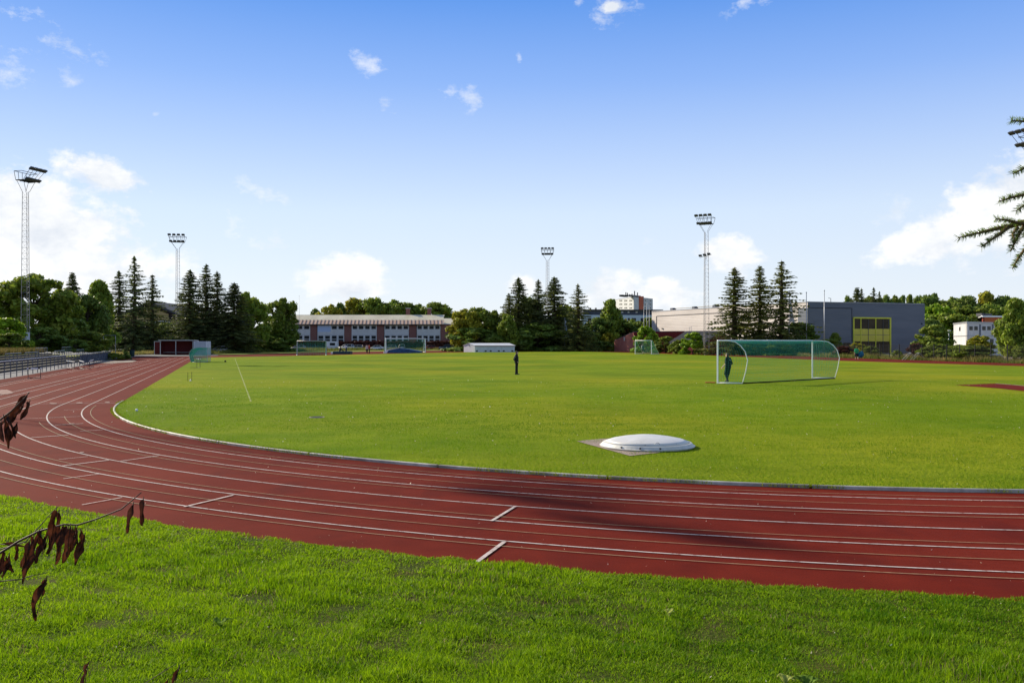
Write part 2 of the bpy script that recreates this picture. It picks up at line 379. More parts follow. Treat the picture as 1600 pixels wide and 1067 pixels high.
# infield: short mown turf near the kerb, thinning out with distance
x, y = frustum_pts(560000, 15.0, 62, .35)
_, r, u = edge_dist(x, y); k = (r < -.06) & (RNG.random(len(x)) < np.clip((60 - y) / 32, 0, 1)) & (np.hypot(x - XW(1011, 21.4), y - 21.4) > 1.2)
x, y, r = x[k], y[k], r[k]
t1 = np.clip(vnoise(x, y, .11, 21) * .75 + vnoise(x, y, .6, 23) * .25 + vnoise(x, y, 1.9, 24) * .30 + RNG.random(len(x)) * .4 - .35 + .12 * (x < -2), 0, 1)
col = lerp((.058, .16, .003), (.225, .335, .008), t1)
L = (.025 + .03 * RNG.random(len(x))) * (1 + .5 * (r > -.35)) * (.6 + .9 * vnoise(x, y, 1.3, 22) ** 1.5)
w = .006 * np.clip(y / 16, 1, 3.5)
me = blades('mown_grass', x, y, np.full(len(x), .008), L, w, .1 + .6 * RNG.random(len(x)), col, two=False)
tag(link('mown_grass', me, 'blade'), kind='stuff')
# fallen leaf flecks, clover flowers and dry bits
n = 1500; x, y = frustum_pts(n, 4.5, 60, .5); e, r, u = edge_dist(x, y); k = (r < -.3) | (e > -1.5) & (u < -3) | (RNG.random(n) < .25); x, y, e, r = x[k], y[k], e[k], r[k]
z = np.where(e > 0, bank_h(np.clip(e, 0, 30)) + .05, np.where(r < 0, .045, .0)); sz = (.008 + .014 * RNG.random(len(x))) * np.clip(y / 14, .7, 2.0)
me = blades('leaf_litter', x, y, z, sz * 1.3, sz, .5 + .45 * RNG.random(len(x)), lerp((.30, .18, .06), (.75, .72, .60), RNG.random(len(x))), two=False); tag(link('leaf_litter', me, 'blade'), kind='stuff')
# weeds spilling over the kerb
n = 16000; uq = -50 + 52 * RNG.random(n); keep = vnoise(uq, uq * 0, .9, 31) > .42; uq = uq[keep]
pp = np.array([tp(q, off(0, q) + v) for q, v in zip(uq, -.10 + .22 * RNG.random(len(uq)) ** 2)])
col = lerp((.09, .16, .004), (.26, .27, .02), RNG.random(len(uq)))
me = blades('kerb_weeds', pp[:, 0], pp[:, 1], np.zeros(len(uq)), .03 + .05 * RNG.random(len(uq)), np.full(len(uq), .009), .1 + .7 * RNG.random(len(uq)), col)
tag(link('kerb_weeds', me, 'blade'), kind='stuff')
# broad weed leaves and bits in the foreground grass
def rosette(name, x, y, label, c, nleaf=6, size=.08):
    e, _, _ = edge_dist(np.array([x]), np.array([y])); z = float(bank_h(e)[0]) + .02
    mb = MB()
    for i in range(nleaf):
        a = random.random() * 6.28; Lr = size * (.7 + .6 * random.random()); ww = Lr * .26; V = []
        for s in range(6):
            f = s / 5; r = Lr * f; h = .05 * math.sin(f * 2.4) + .02 * random.random(); wd = ww * math.sin(min(1, f * 1.1 + .08) * math.pi) + .002
            V += [(r * math.cos(a) - wd * math.sin(a), r * math.sin(a) + wd * math.cos(a), h), (r * math.cos(a), r * math.sin(a), h - .008), (r * math.cos(a) + wd * math.sin(a), r * math.sin(a) - wd * math.cos(a), h)]
        mb.add(V, [q for s in range(5) for q in ((3 * s, 3 * s + 1, 3 * s + 4, 3 * s + 3), (3 * s + 1, 3 * s + 2, 3 * s + 5, 3 * s + 4))])
    o = mb.build(name, c, sm=True); o.location = (x, y, z); return tag(o, label, 'weed', 'broad leaved weeds in the foreground grass')
M['weed'] = mat('weed_leaf', (.10, .19, .02), (.18, .28, .04), 20, .8, .1, translucent=.35)
M['weed_pale'] = mat('pale_weed_leaf', (.40, .46, .10), (.50, .54, .16), 20, .8, .1, translucent=.5)
for px, py, lb, c, s in [(1228, 1052, 'pale yellow-green dock leaves standing up near the bottom edge', 'weed_pale', .07),
                         (1262, 1054, 'grey-green dock leaf beside the pale yellow-green one at the bottom', 'weed', .09),
                         (835, 948, 'small light green weed in the middle of the foreground grass', 'weed', .05),
                         (345, 965, 'light green weed rosette in the left foreground grass', 'weed', .08),
                         (1045, 935, 'small pale weed just below the track on the centre right', 'weed_pale', .05)]:
    p = G(px, py, .2); rosette('weed_plant', p.x, p.y, lb, c, 6, s)

# ------------------------------------------------------------------ throwing-circle cover
M['cover_white'] = mat('cover_fibreglass', (.55, .54, .52), (.70, .69, .67), 1.6, .45, .4, detail=10)
add_detail_ramp(M['cover_white'], (.22, .18, .13), 9, .66, .74, fac=.8)
M['slab'] = mat('pinkish_concrete', (.24, .18, .15), (.36, .28, .24), 2.5, .9, .2, bump=.4, bscale=40)
cvx, cvy = XW(1011, 21.2), 21.2
poly_sheet('concrete_slab', [g2(901, 690.3), g2(938, 686.8), g2(1010, 684.5), g2(1062, 700), g2(1030, 708.5), g2(984, 713.5)], .024, 'slab')
cv = empty('circle_cover', (cvx, cvy, .026), 'white conical cover over the throwing circle on its concrete slab', 'cover')
MB().lathe([(1.10, .0), (1.12, .03), (1.09, .04), (1.04, .100), (1.02, .106)], n=64).build('rim', mat('cover_rim', (.50, .49, .45), (.64, .63, .60), 4, .5, .4, detail=8), cv, sm=False)
MB().lathe([(1.018, .104), (.85, .165), (.6, .215), (.35, .250), (.12, .272), (.02, .276)], n=64).build('lid', 'cover_white', cv, sm=True)
mb = MB()
for i in range(3):
    a = 4.0 + i * .42; MB().box((1.07 * math.cos(a), 1.07 * math.sin(a), .065), (.05, .03, .03), a).build('latch', 'dark_steel', cv)
h = [Vector((.10 + .06 * math.cos(t), -.90, .120 + .06 * math.sin(t))) for t in np.linspace(0, math.pi, 9)]
MB().tube(h, .006, 6).build('handle', 'galv', cv, sm=True)

# ------------------------------------------------------------------ goals
def grid_net(P00, P10, surf, nu, nv_, r):
    """net cords over a parametric surface surf(u,v) (u,v in 0..1): 3-sided cords"""
    mb = MB()
    for i in range(nu + 1): mb.tube([surf(i / nu, j / 10) for j in range(11)], r, 3, cap=False)
    for j in range(nv_ + 1): mb.tube([surf(i / 14, j / nv_) for i in range(15)], r, 3, cap=False)
    return mb
def goal(name, A, B, back, h, label, post='white_post', net='net_green', pr=.05, topd=.9, bulge=1.65, basd=1.4, cell=.12, cord=.005, curved=True, sag=.18, group=None, basebar=True, vfrac=.0):
    A = Vector(A); B = Vector(B); back = Vector(back).normalized(); up = Vector((0, 0, 1)); ax = B - A; Lg = ax.length
    o = empty(name, A, label, 'goal', group)
    rel = lambda p: p - A
    if curved:
        prof = [(0, h), (topd * .6, h * .995), (topd, h * .97), (topd + (bulge - topd) * .45, h * .88), (topd + (bulge - topd) * .8, h * .75), (bulge, h * .55), (bulge - (bulge - basd) * .35, h * .3), (basd, .03)]
    else:
        prof = [(0, h), (topd * .5, h), (topd, h), (topd + (basd - topd) * .25, h * .75), (topd + (basd - topd) * .5, h * .5), (topd + (basd - topd) * .75, h * .25), (basd, .03)]
    def pf(v):
        x = v * (len(prof) - 1); i = min(int(x), len(prof) - 2); t = x - i
        return prof[i][0] * (1 - t) + prof[i + 1][0] * t, prof[i][1] * (1 - t) + prof[i + 1][1] * t
    for q in (A, B):
        MB().box(rel(q) + up * (h / 2), (pr * 1.7, pr * 1.7, h), math.atan2(ax.y, ax.x)).build('post', post, o, bevel=.012)
    MB().tube([rel(A) + up * h, rel(B) + up * h], pr * .9, 10).build('crossbar', post, o, sm=True)
    for q in (A, B):
        MB().tube([rel(q) + back * d + up * z for d, z in [pf(i / 28) for i in range(29)]], pr * .5, 8).build('stanchion', post, o, sm=True)
        if basebar: MB().tube([rel(q) + up * pr, rel(q) + back * basd + up * pr], pr * .8, 8).build('side_bar', post, o, sm=True)
    if basebar: MB().tube([rel(A) + back * basd + up * pr, rel(B) + back * basd + up * pr], pr * .7, 8).build('ground_bar', 'dark_steel', o, sm=True)
    def surf(u, v):
        d, z = pf(v); s = math.sin(u * math.pi) ** .6; sg = sag * s * math.sin(v * math.pi)
        wv = .04 * math.sin(u * 23 + v * 5) * s
        return rel(A) + ax * u + back * (d - sg * 1.2 + wv) + up * (z - sg)
    net_mb = grid_net(0, 0, surf, max(6, int(Lg / cell)), max(6, int((h + basd) / cell)), cord)
    for q in (0, 1):
        base = rel(A) if q == 0 else rel(B)
        def side(u, v, base=base):
            z = h * (1 - v) + .03 * v
            # depth available at height z
            dm = 0
            for i in range(57):
                d_, z_ = pf(i / 56)
                if abs(z_ - z) < h * .03 or (i < 16 and z_ >= z): dm = max(dm, d_)
            dm = dm or basd
            return base + back * (dm * u) + up * z
        net_mb2 = grid_net(0, 0, side, max(5, int(basd / cell)), max(6, int(h / cell)), cord)
        net_mb.add(net_mb2.v, net_mb2.f)
    net_mb.build('net', net, o)
    return o
goal('football_goal', (XW(1121.3, 53.0), 53.0, 0), (XW(1269.3, 60.4), 60.4, 0), (1.0, -.34, 0), 2.55,
     'full-size white goal with sagging green net, turned sideways on the grass', topd=1.0, bulge=1.72, basd=1.42, cell=.12, cord=.0048, pr=.05)
# bibs on the grass next to the big goal
mb = MB(); c0 = G(1110, 598.3, .03)
for i in range(5):
    a = random.random() * 6; mb.lathe([(.03, 0), (.10 + .05 * random.random(), .015), (.07, .05), (.01, .07)], c0 + Vector((.11 * (i - 2), .05 * math.sin(a), 0)), 8)
tag(mb.build('bib_pile', mat('orange_bibs', (.30, .05, .02), (.45, .10, .04), 14, .8, .2), sm=True), 'crumpled red-orange bibs lying beside the near post of the big goal', 'bibs')
goal('football_goal', (*g2(1017.8, 553.6), 0), (*g2(992.5, 553.2), 0), (.55, .83, 0), 2.7, 'small pale goal with a wide green net near the far track, below the red shed',
     topd=.4, bulge=3.2, basd=3.6, cell=.3, cord=.012, pr=.06, curved=False, sag=.1)
goal('football_goal', (*g2(510, 555.2), 0), (*g2(464.5, 555.2), 0), (-.3, .95, 0), 2.6, 'thin grey goal with dark green net left of the caravan',
     post='galv', topd=1.0, bulge=1.6, basd=1.9, cell=.3, cord=.016, pr=.06, curved=False, sag=.1)
goal('football_goal', (*g2(664.6, 550.9), 0), (*g2(602.8, 551.6), 0), (-.3, .95, 0), 3.15, 'white goal with green net standing over the blue landing mat',
     topd=.9, bulge=1.6, basd=2.4, cell=.3, cord=.017, pr=.09, curved=False, sag=.1)
# small folded goal at the track edge, left
A = G(324.5, 566.2); Bq = G(322, 562.2)
goal('training_goal', (A.x, A.y, 0), (A.x - .9, A.y + 3.6, 0), (-1, -.05, 0), 1.75, 'small training goal with bright green net beside the red shelter at the track edge',
     post='galv', net='net_pale', topd=1.55, bulge=2.2, basd=1.95, cell=.10, cord=.013, pr=.035, sag=.25)

# ------------------------------------------------------------------ hurdles, stakes, small field kit
def hurdle(pa, pb, ytop, label, group='hurdles standing on the outer lanes', base=None):
    a = G(*pa); b = G(*pb); h = max(.7, ZW(ytop, a.y)); o = empty('hurdle', a, label, 'hurdle', group)
    b = b - a; dr = Vector((b.y, -b.x, 0)).normalized()
    if dr.y > 0: dr = -dr
    for q in (Vector(), b):
        MB().tube([q + dr * .65 + Vector((0, 0, .02)), q + Vector((0, 0, .02)), q + Vector((0, 0, h - .05))], .022, 6).build('leg', 'hurdle_frame', o, sm=False)
    MB().tube([Vector((0, 0, .02)), b + Vector((0, 0, .02))], .018, 6).build('stretcher', 'hurdle_frame', o)
    ang = math.atan2(b.y, b.x)
    MB().box(b * .5 + Vector((0, 0, h - .03)), (b.length + .16, .03, .08), ang).build('top_board', 'white_paint', o, bevel=.005)
    mb = MB()
    for f in (.12, .88): MB().box(b * f + Vector((0, 0, h - .03)), (.12, .036, .084), ang).build('board_stripe', 'dark_steel', o)
    return o
hurdle((44, 591.3), (63.3, 591), 577.5, 'nearest hurdle with red-brown legs and white board by the railing')
hurdle((104, 574.5), (116.3, 576.5), 565, 'hurdle just behind the nearest one, close to the railing')
hurdle((131.3, 577), (124, 574.4), 565.2, 'third hurdle from the left, turned sideways to the railing')
hurdle((139.7, 575.6), (146, 572.5), 564, 'furthest hurdle on the outer lanes beside the railing')
hurdle((312.6, 574.6), (307.6, 574.4), 560.3, 'narrow white-topped stand on the grass before the training goal', group=None)
o = empty('marker_stakes', G(296, 595.5), 'pair of thin dark stakes in the grass at the track edge', 'stakes')
for px, py in ((293.5, 595.8), (299.7, 595.2)):
    q = G(px, py) - o.location; MB().tube([q, q + Vector((0, 0, .57))], .012, 5).build('stake', 'dark_steel', o)
MB().lathe([(.06, 0), (.07, .02), (.03, .05), (.01, .12)], (0.06, 0, .01), 10).build('cone', 'white_paint', o, sm=True)
def ball(px, py, r, m, label, nm='ball', cat='ball'):
    p = G(px, py); me = bpy.data.meshes.new(nm); bm = bmesh.new(); bmesh.ops.create_icosphere(bm, subdivisions=3, radius=r)
    for v in bm.verts:
        if abs(v.co.z) < r * .12: v.co *= .985
    bm.to_mesh(me); bm.free(); smooth(me); o = link(nm, me, m); o.location = (p.x, p.y, r + .015); return tag(o, label, cat)
ball(213.5, 643.5, .05, 'white_paint', 'white ball lying in the grass just inside the curve of the track', nm='football')
ball(352, 566, .11, 'dark_steel', 'dark ball on the grass right of the training goal', nm='football')
p = G(495, 652.6); o = empty('drain_cover', (p.x, p.y, .016), 'small dark drain cover sunk in the left infield grass', 'drain cover')
MB().lathe([(.21, 0), (.20, .018), (.02, .020)], n=20).build('lid', 'dark_steel', o); MB().lathe([(.25, 0), (.25, .012), (.22, .012)], n=20).build('ring', 'concrete', o)
# trestles at the far right track edge
for px, lb in ((1424, 'left one of two pale trestles lying at the far track edge'), (1437, 'right one of two pale trestles lying at the far track edge')):
    p = G(px, 562.4); o = empty('trestle', p, lb, 'trestle', 'trestles by the right fence')
    for sgn in (-1, 1):
        MB().tube([(sgn * .9, 0, 0), (0, .1, .95)], .03, 6).build('leg', 'galv', o); MB().tube([(sgn * .9, .8, 0), (0, .7, .95)], .03, 6).build('leg', 'galv', o)
    MB().tube([(0, .1, .95), (0, .7, .95)], .03, 6).build('crossbar', 'galv', o)

# ------------------------------------------------------------------ railing, terraces and crush barriers (left stand)
M['rail'] = mat('railing_steel', (.07, .075, .09), (.13, .14, .16), 3, .6, .2)
M['rail_top'] = mat('railing_top', (.42, .42, .44), (.55, .55, .56), 3, .4, .5)
def fpt(u): p = tp(u, 10.28 + .0143 * (u - 27)); return Vector((p[0], p[1], -.02))
rf = empty('railing', fpt(27), 'long grey steel railing with horizontal bars along the straight', 'railing')
ua, ub = 8.0, 97.0; mb = MB(); top = [fpt(u) - rf.location + Vector((0, 0, 1.18)) for u in us(ua, ub, 6)]
MB().tube(top, .035, 8).build('top_rail', 'rail_top', rf, sm=True)
for z in (.30, .52, .74, .96):
    MB().tube([p + Vector((0, 0, z - 1.18)) for p in top], .016, 6).build('bar', 'rail', rf, sm=True)
u = ua
pm = None
while u <= ub:
    q = fpt(u) - rf.location
    pm = MB().box(q + Vector((0, 0, .58)), (.05, .05, 1.16), TH).build('post', 'rail', rf); u += 2.05
banner_pts = [fpt(u) - rf.location for u in us(66, 96.5, 3)]
mbb = MB(); V = []
for p in banner_pts: V += [p + Vector((-.06, .0, .12)), p + Vector((-.06, .0, 1.08))]
M['banner'] = mat('dark_blue_sheeting', (.03, .045, .08), (.06, .08, .13), 1.5, .7, .2)
mbb.add(V, [(2 * i, 2 * i + 1, 2 * i + 3, 2 * i + 2) for i in range(len(banner_pts) - 1)]); mbb.build('sheeting', 'banner', rf)
# terrace steps
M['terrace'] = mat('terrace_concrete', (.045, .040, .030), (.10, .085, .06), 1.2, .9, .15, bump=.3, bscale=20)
M['gravel'] = mat('gravel_walk', (.17, .165, .17), (.26, .25, .25), 3, .95, .1, bump=.3, bscale=50)
poly_sheet('walkway', [tuple(tp(u, 10.25)) for u in us(0, 98, 8)] + [tuple(tp(u, 13.2)) for u in us(98, 0, 8)], -.015, 'gravel')
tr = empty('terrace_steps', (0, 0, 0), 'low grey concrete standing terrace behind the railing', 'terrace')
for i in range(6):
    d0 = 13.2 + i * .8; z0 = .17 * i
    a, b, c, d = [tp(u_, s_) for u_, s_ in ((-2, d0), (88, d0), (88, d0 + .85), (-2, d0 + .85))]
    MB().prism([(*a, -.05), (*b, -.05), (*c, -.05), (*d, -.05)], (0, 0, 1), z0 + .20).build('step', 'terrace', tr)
def step_z(s): return max(0, min(5, int((s - 13.2) / .8))) * .17 + .15
def crush(px0, px1, s, label):
    def solve(px):
        r = (px - 800) / F; lo, hi = -20, 160
        best = min((abs(tp(t, s)[0] / tp(t, s)[1] - r), t) for t in np.linspace(0, 150, 1501)); return best[1]
    a, b = solve(px0), solve(px1); A = Vector((*tp(a, s), step_z(s))); B = Vector((*tp(b, s), step_z(s)))
    o = empty('crush_barrier', A, label, 'barrier', 'crush barriers on the terrace'); B = B - A
    MB().tube([Vector((0, 0, 1.1)), B + Vector((0, 0, 1.1))], .03, 6).build('top_rail', 'galv', o)
    for z in (.3, .57, .84): MB().tube([Vector((0, 0, z)), B + Vector((0, 0, z))], .018, 5).build('bar', 'rail', o)
    n = 4
    for i in range(n + 1): q = B * (i / n); MB().tube([q, q + Vector((0, 0, 1.1))], .028, 6).build('post', 'rail', o)
for i, (a, b, s, w) in enumerate([(8, 33, 14.4, 'leftmost crush barrier on the terrace behind the nearest hurdle'), (39, 60, 14.4, 'second crush barrier from the left on the terrace'),
        (56, 74, 16.0, 'higher crush barrier overlapping the second one on the terrace'), (85, 101, 14.4, 'fourth crush barrier from the left, on a low terrace step'),
        (97, 111, 16.0, 'tall crush barrier above the right end of the fourth one'), (120, 131, 14.4, 'crush barrier near the far end of the terrace below the bush'),
        (129, 140, 16.0, 'last crush barrier at the far end of the terrace')]): crush(a, b, s, w)
# bank behind the terrace
V = []; UU = np.linspace(-25, 140, 56); SS = np.array([17.9, 18.2, 19.5, 22, 26, 34, 60]); HH = [.6, 1.05, 1.25, 1.4, 1.5, 1.5, .0]
for u in UU:
    fd = 1 if u < 85 else max(0, 1 - (u - 85) / 22)
    for s, h_ in zip(SS, HH): p = tp(u, s); V.append((p[0], p[1], h_ * fd - (0 if fd > 0 else .02) + .05 * math.sin(u * .7 + s)* fd))
ii, jj = np.meshgrid(np.arange(55), np.arange(6), indexing='ij'); a = (ii * 7 + jj).ravel()
me = np_mesh('grass_slope', np.array(V), [np.stack([a, a + 7, a + 8, a + 1], 1)]); smooth(me); tag(link('grass_slope', me, 'ground'), kind='structure')
# meadow patch between the bush and the spruces, sunlit yellow put into its colour
poly_sheet('meadow', [g2(150, 548.5), g2(240, 548.5), g2(240, 543), g2(150, 543)], .02, mat('bright_meadow', (.16, .24, .01), (.24, .30, .02), .4, .9, .1))
o = empty('bare_goal', D3(161.5, 550, 150), 'bare white goal frame standing behind the railing end', 'goal')
o.location.z = 0
q = D3(180.5, 550, 150) - D3(161.5, 550, 150); hh_ = ZW(524, 150)
for p in (Vector(), q): MB().tube([p, p + Vector((0, 0, hh_))], .05, 6).build('post', 'galv', o)
MB().tube([Vector((0, 0, hh_)), q + Vector((0, 0, hh_))], .05, 6).build('crossbar', 'galv', o)
p = G(206.3, 557); o = empty('waste_bin', p, 'dark green waste bin at the end of the track by the parked cars', 'bin')
MB().lathe([(.33, 0), (.38, .1), (.42, 1.0), (.40, 1.02)], n=14).build('drum', mat('bin_green', (.012, .035, .03), None, rough=.6), o, sm=True)
MB().lathe([(.43, 1.02), (.44, 1.06), (.3, 1.14), (.05, 1.18)], n=14).build('lid', 'dark_steel', o, sm=True)

# ------------------------------------------------------------------ shelter (dugout) and white container beside it
M['red_wood'] = mat('red_boards', (.085, .012, .012), (.14, .022, .020), 2, .8, .2, stretch=(14, 14, .5))
M['pale_trim'] = mat('pale_trim', (.45, .44, .42), (.58, .57, .54), 3, .7, .2)
def shelter():
    Y = 168.0; xa, xb = XW(250, Y), XW(303, Y); w = xb - xa; h = ZW(532.2, Y)
    o = empty('team_shelter', (xa, Y, 0), 'open-fronted dark red wooden shelter with pale flat roof edge', 'shelter')
    MB().box((w / 2, 1.9, h / 2), (w, .1, h)).build('back_wall', 'red_wood', o)
    for x in (.05, w - .05): MB().box((x, .95, h / 2 - .02), (.1, 1.78, h - .06)).build('side_wall', 'red_wood', o)
    MB().prism([(-.25, -.25, h), (w + .2, -.25, h), (w + .2, 2.1, h - .1), (-.25, 2.1, h - .1)], (0, 0, 1), .14).build('roof', 'pale_trim', o)
    for f in (.015, .47, .975): MB().box((w * f, -.06, h / 2), (.12, .12, h - .02)).build('post', 'pale_trim', o)
    MB().box((w / 2, 1.5, .45), (w - .3, .4, .06)).build('bench', 'pale_trim', o)
    o2 = empty('storage_container', (XW(303.8, Y), Y - .3, 0), 'white ribbed storage box standing against the right end of the red shelter', 'container')
    w2 = XW(323.6, Y) - XW(303.8, Y); h2 = ZW(533.3, Y)
    mb = MB().box((w2 / 2, 1.2, h2 / 2), (w2, 2.4, h2))
    mb.build('body', mat('pale_blue_white', (.50, .53, .58), (.60, .62, .66), 1.5, .5, .4), o2)
    mb = MB()
    for i in range(14): mb.box((w2 * (i + .5) / 14, -.015, h2 / 2), (.035, .03, h2 - .2))
    mb.build('rib', 'pale_trim', o2)
    for x in (.04, w2 - .04): MB().box((x, -.03, h2 / 2), (.1, .08, h2 + .04)).build('corner_post', 'white_paint', o2)
    o3 = empty('tool_shed', (XW(241.5, Y + 4), Y + 4, 0), 'small dark red shed behind the left end of the shelter', 'shed')
    w3, h3 = 1.35, ZW(534, Y + 4)
    MB().box((w3 / 2, 1, h3 / 2), (w3, 2, h3)).build('wall', 'red_wood', o3); MB().box((w3 / 2, 1, h3 + .05), (w3 + .2, 2.2, .1)).build('roof', 'pale_trim', o3)
    MB().box((.0, -.05, h3 / 2), (.1, .06, h3)).build('corner_board', 'pale_trim', o3)
shelter()
# long low white shed in the middle of the far track
def low_shed():
    Y = 208.0; xa, xm, xb = XW(723.5, Y), XW(742, Y), XW(804.5, Y); o = empty('equipment_shed', (xm, Y, 0), 'long low white equipment shed with pale gable and red fascia', 'shed')
    L = xb - xm; dx = xa - xm; dy = 3.2; he = ZW(540.2, Y); hr = ZW(537.2, Y) + .12
    E0 = Vector((0, 0, 0)); E1 = Vector((dx, dy, 0)); ax = Vector((L, .9, 0))
    wm = mat('shed_white', (.55, .55, .57), (.64, .64, .65), 2, .6, .3)
    MB().prism([E0, E1, E1 + Vector((0, 0, he)), (E0 + E1) / 2 + Vector((0, 0, hr)), E0 + Vector((0, 0, he))], ax, L).build('wall', wm, o)
    up = Vector((0, 0, .06)); mid = (E0 + E1) / 2 + Vector((0, 0, hr)); nd = (E0 - E1).normalized() * .12; ex = ax.normalized() * .15
    MB().prism([E0 + nd + Vector((0, 0, he)) - ex, mid - ex, mid + up - ex, E0 + nd + Vector((0, 0, he)) + up - ex], ax, L + .3).build('roof', mat('sheet_roof_white', (.74, .72, .72), (.80, .79, .79), 2, .4, .4), o)
    MB().prism([E1 - nd + Vector((0, 0, he)) - ex, mid - ex, mid + up * .9 - ex, E1 - nd + Vector((0, 0, he)) + up - ex], ax, L + .3).build('roof', 'white_paint', o)
    a = ax.normalized(); fm = mat('maroon_fascia', (.12, .02, .03), None, rough=.6)
    MB().box(ax * .5 + Vector((-.02, -.09, he - .09)), (L, .05, .15), math.atan2(ax.y, ax.x)).build('fascia', fm, o)
    for f in (.05, .27, .395, .60, .72, .935):
        MB().box(ax * f + Vector((0, -.03, .28)), (.42, .06, .3), math.atan2(ax.y, ax.x)).build('vent_opening', 'dark_steel', o)
    MB().box((E0 + E1) / 2 + Vector((-.03, -.04, he + .02)), (.3, .1, .14), math.atan2(dy, dx)).build('gable_vent', 'dark_steel', o)
    for f in (.33, .66): MB().box(ax * f + Vector((0, -.012, he / 2)), (.05, .03, he), math.atan2(ax.y, ax.x)).build('panel_joint', 'pale_trim', o)
low_shed()

# ------------------------------------------------------------------ landing mats
M['mat_green'] = mat('dark_green_vinyl', (.008, .035, .045), (.014, .06, .07), 3, .45, .4)
M['mat_blue'] = mat('blue_tarpaulin', (.006, .045, .12), (.015, .09, .20), 1.2, .45, .4, bump=.5, bscale=1.5, bdist=.3)
Y = 176.0; p = Vector((XW(520, Y), Y, 0)); wq = XW(547, Y) - p.x
o = empty('crash_mat', p, 'dark green landing mat with white end lying on the far track', 'landing mat')
MB().box((wq / 2, 1.4, .28), (wq, 2.8, .56)).build('pad', 'mat_green', o, bevel=.06); MB().box((-.22, 1.4, .22), (.4, 2.6, .42)).build('end_pad', 'white_paint', o, bevel=.05)
Y = 193.0; xa = XW(605, Y); w = XW(657, Y) - xa
o = empty('landing_mat', (xa, Y, 0), 'big blue covered landing mat with peaked top inside the white goal', 'landing mat')
MB().prism([(0, 0, 0), (w, 0, 0), (w, 0, .35), (w * .62, 0, .86), (w * .36, 0, 1.05), (w * .02, 0, .62)], (0, 1, 0), 4.5).build('tarpaulin', 'mat_blue', o, bevel=.05)
MB().prism([(-.9, -.1, 0), (-.1, -.1, 0), (.3, -.1, .62), (w * .36, -.1, 1.07), (w * .36, -.1, 1.13), (.1, -.1, .75)], (0, 1, 0), .12).build('white_edge', 'white_paint', o)

# ------------------------------------------------------------------ floodlight masts
def mast(px, Y, ptop, plamp, cw, yaw, label, legs=3, second=None, base_w=.9, loc=None, Hh=None):
    x = XW(px, Y) if loc is None else loc[0]; Yb = Y if loc is None else loc[1]; H = (ZW(ptop, Y) if Hh is None else Hh)
    o = empty('floodlight_mast', (x, Yb, 0), label, 'floodlight mast', 'floodlight masts round the field')
    top = H - 3.0; rb, rt = base_w * .62, base_w * .42
    legp = [[Vector((math.cos(a + yaw) * (rb + (rt - rb) * f), math.sin(a + yaw) * (rb + (rt - rb) * f), top * f)) for f in (0, 1)] for a in [2 * math.pi * i / legs + .5 for i in range(legs)]]
    for a, b in legp: MB().tube([a, b], .04, 6).build('leg', 'lattice', o)
    mb = MB(); n = int(top / .75)
    for i in range(n):
        f0, f1 = i / n, (i + 1) / n
        for j in range(legs):
            p = legp[j][0].lerp(legp[j][1], f0); q = legp[(j + 1) % legs][0].lerp(legp[(j + 1) % legs][1], f0); q1 = legp[(j + 1) % legs][0].lerp(legp[(j + 1) % legs][1], f1)
            mb.tube([p, q], .013, 3, cap=False); mb.tube([p, q1], .011, 3, cap=False)
    mb.build('bracing', 'lattice', o)
    R = Matrix.Rotation(yaw, 3, 'Z'); w = cw
    def T(x_, y_, z_): return R @ Vector((x_, y_, z_))
    mb = MB()                                # flared struts, platform frame, guard rail
    for sx in (-1, 1):
        for sy in (-1, 1): mb.tube([T(sx * .3, sy * .3, top), T(sx * w / 2 * .72, sy * .55, H - 1.5)], .028, 5)
    for z, hw in ((H - 1.5, .40), (H - .35, .5)):
        for sy in (-.6, .6): mb.tube([T(-w * hw, sy, z), T(w * hw, sy, z)], .04, 5)
        for sx in (-1, 1): mb.tube([T(sx * w * hw, -.6, z), T(sx * w * hw, .6, z)], .04, 5)
    for i in range(5):
        f = -1 + i * .5; mb.tube([T(f * w * .40, .6, H - 1.5), T(f * w * .5, .6, H - .35)], .035, 4); mb.tube([T(f * w * .40, -.6, H - 1.5), T(f * w * .46, -1.85, H - .15)], .035, 4)
    mb.build('platform_frame', 'dark_steel', o)
    mb = MB()
    for i in range(7): mb.box(T(0, -.55 + i * .183, H - 1.52), (w * .8, .07, .04), yaw)
    for i in range(4): mb.box(T(w * (-.36 + i * .24), 0, H - 1.56), (.05, 1.25, .05), yaw)
    mb.build('platform_grating', 'dark_steel', o)
    Rx = R @ Matrix.Rotation(math.radians(-32), 3, 'X')
    for row, (z, y_, hw) in enumerate(((H - 1.40, -1.15, .40), (H - .05, -2.0, .46))):
        for i in range(4):
            f = (-1 + i * 2 / 3) * .86
            b = MB(); vs = []
            for (a_, b_) in ((1.0, -.10), (.72, .16)):
                vs += [Vector((sx * .38 * a_, sy * .28 * a_, b_)) for sx, sy in ((-1, -1), (1, -1), (1, 1), (-1, 1))]
            c = T(f * w * hw, y_, z); b.add([Rx @ v + c for v in vs], [(3, 2, 1, 0), (4, 5, 6, 7), (0, 1, 5, 4), (1, 2, 6, 5), (2, 3, 7, 6), (3, 0, 4, 7)])
            l_ = b.build('floodlight', 'lamp_housing', o, bevel=.03)
    if second:
        z = ZW(second, Y)
        mb = MB().tube([T(0, 0, z - .5), T(.3, -.8, z)], .04, 5).tube([T(-.9, -1.1, z - .25), T(1.4, -1.1, z + .25)], .04, 5); mb.build('arm', 'dark_steel', o)
        for i in range(3):
            b = MB().box(T(-.7 + i * .8, -1.3, z + .1 + .12 * i), (.6, .4, .25), R=Rx); b.build('floodlight', 'lamp_housing', o, bevel=.03)
    return o
m1 = mast(40.5, 123, 266, 0, 2.9, math.radians(76), 'tall lattice floodlight mast at the far left, in front of the big leafy tree', base_w=1.05)
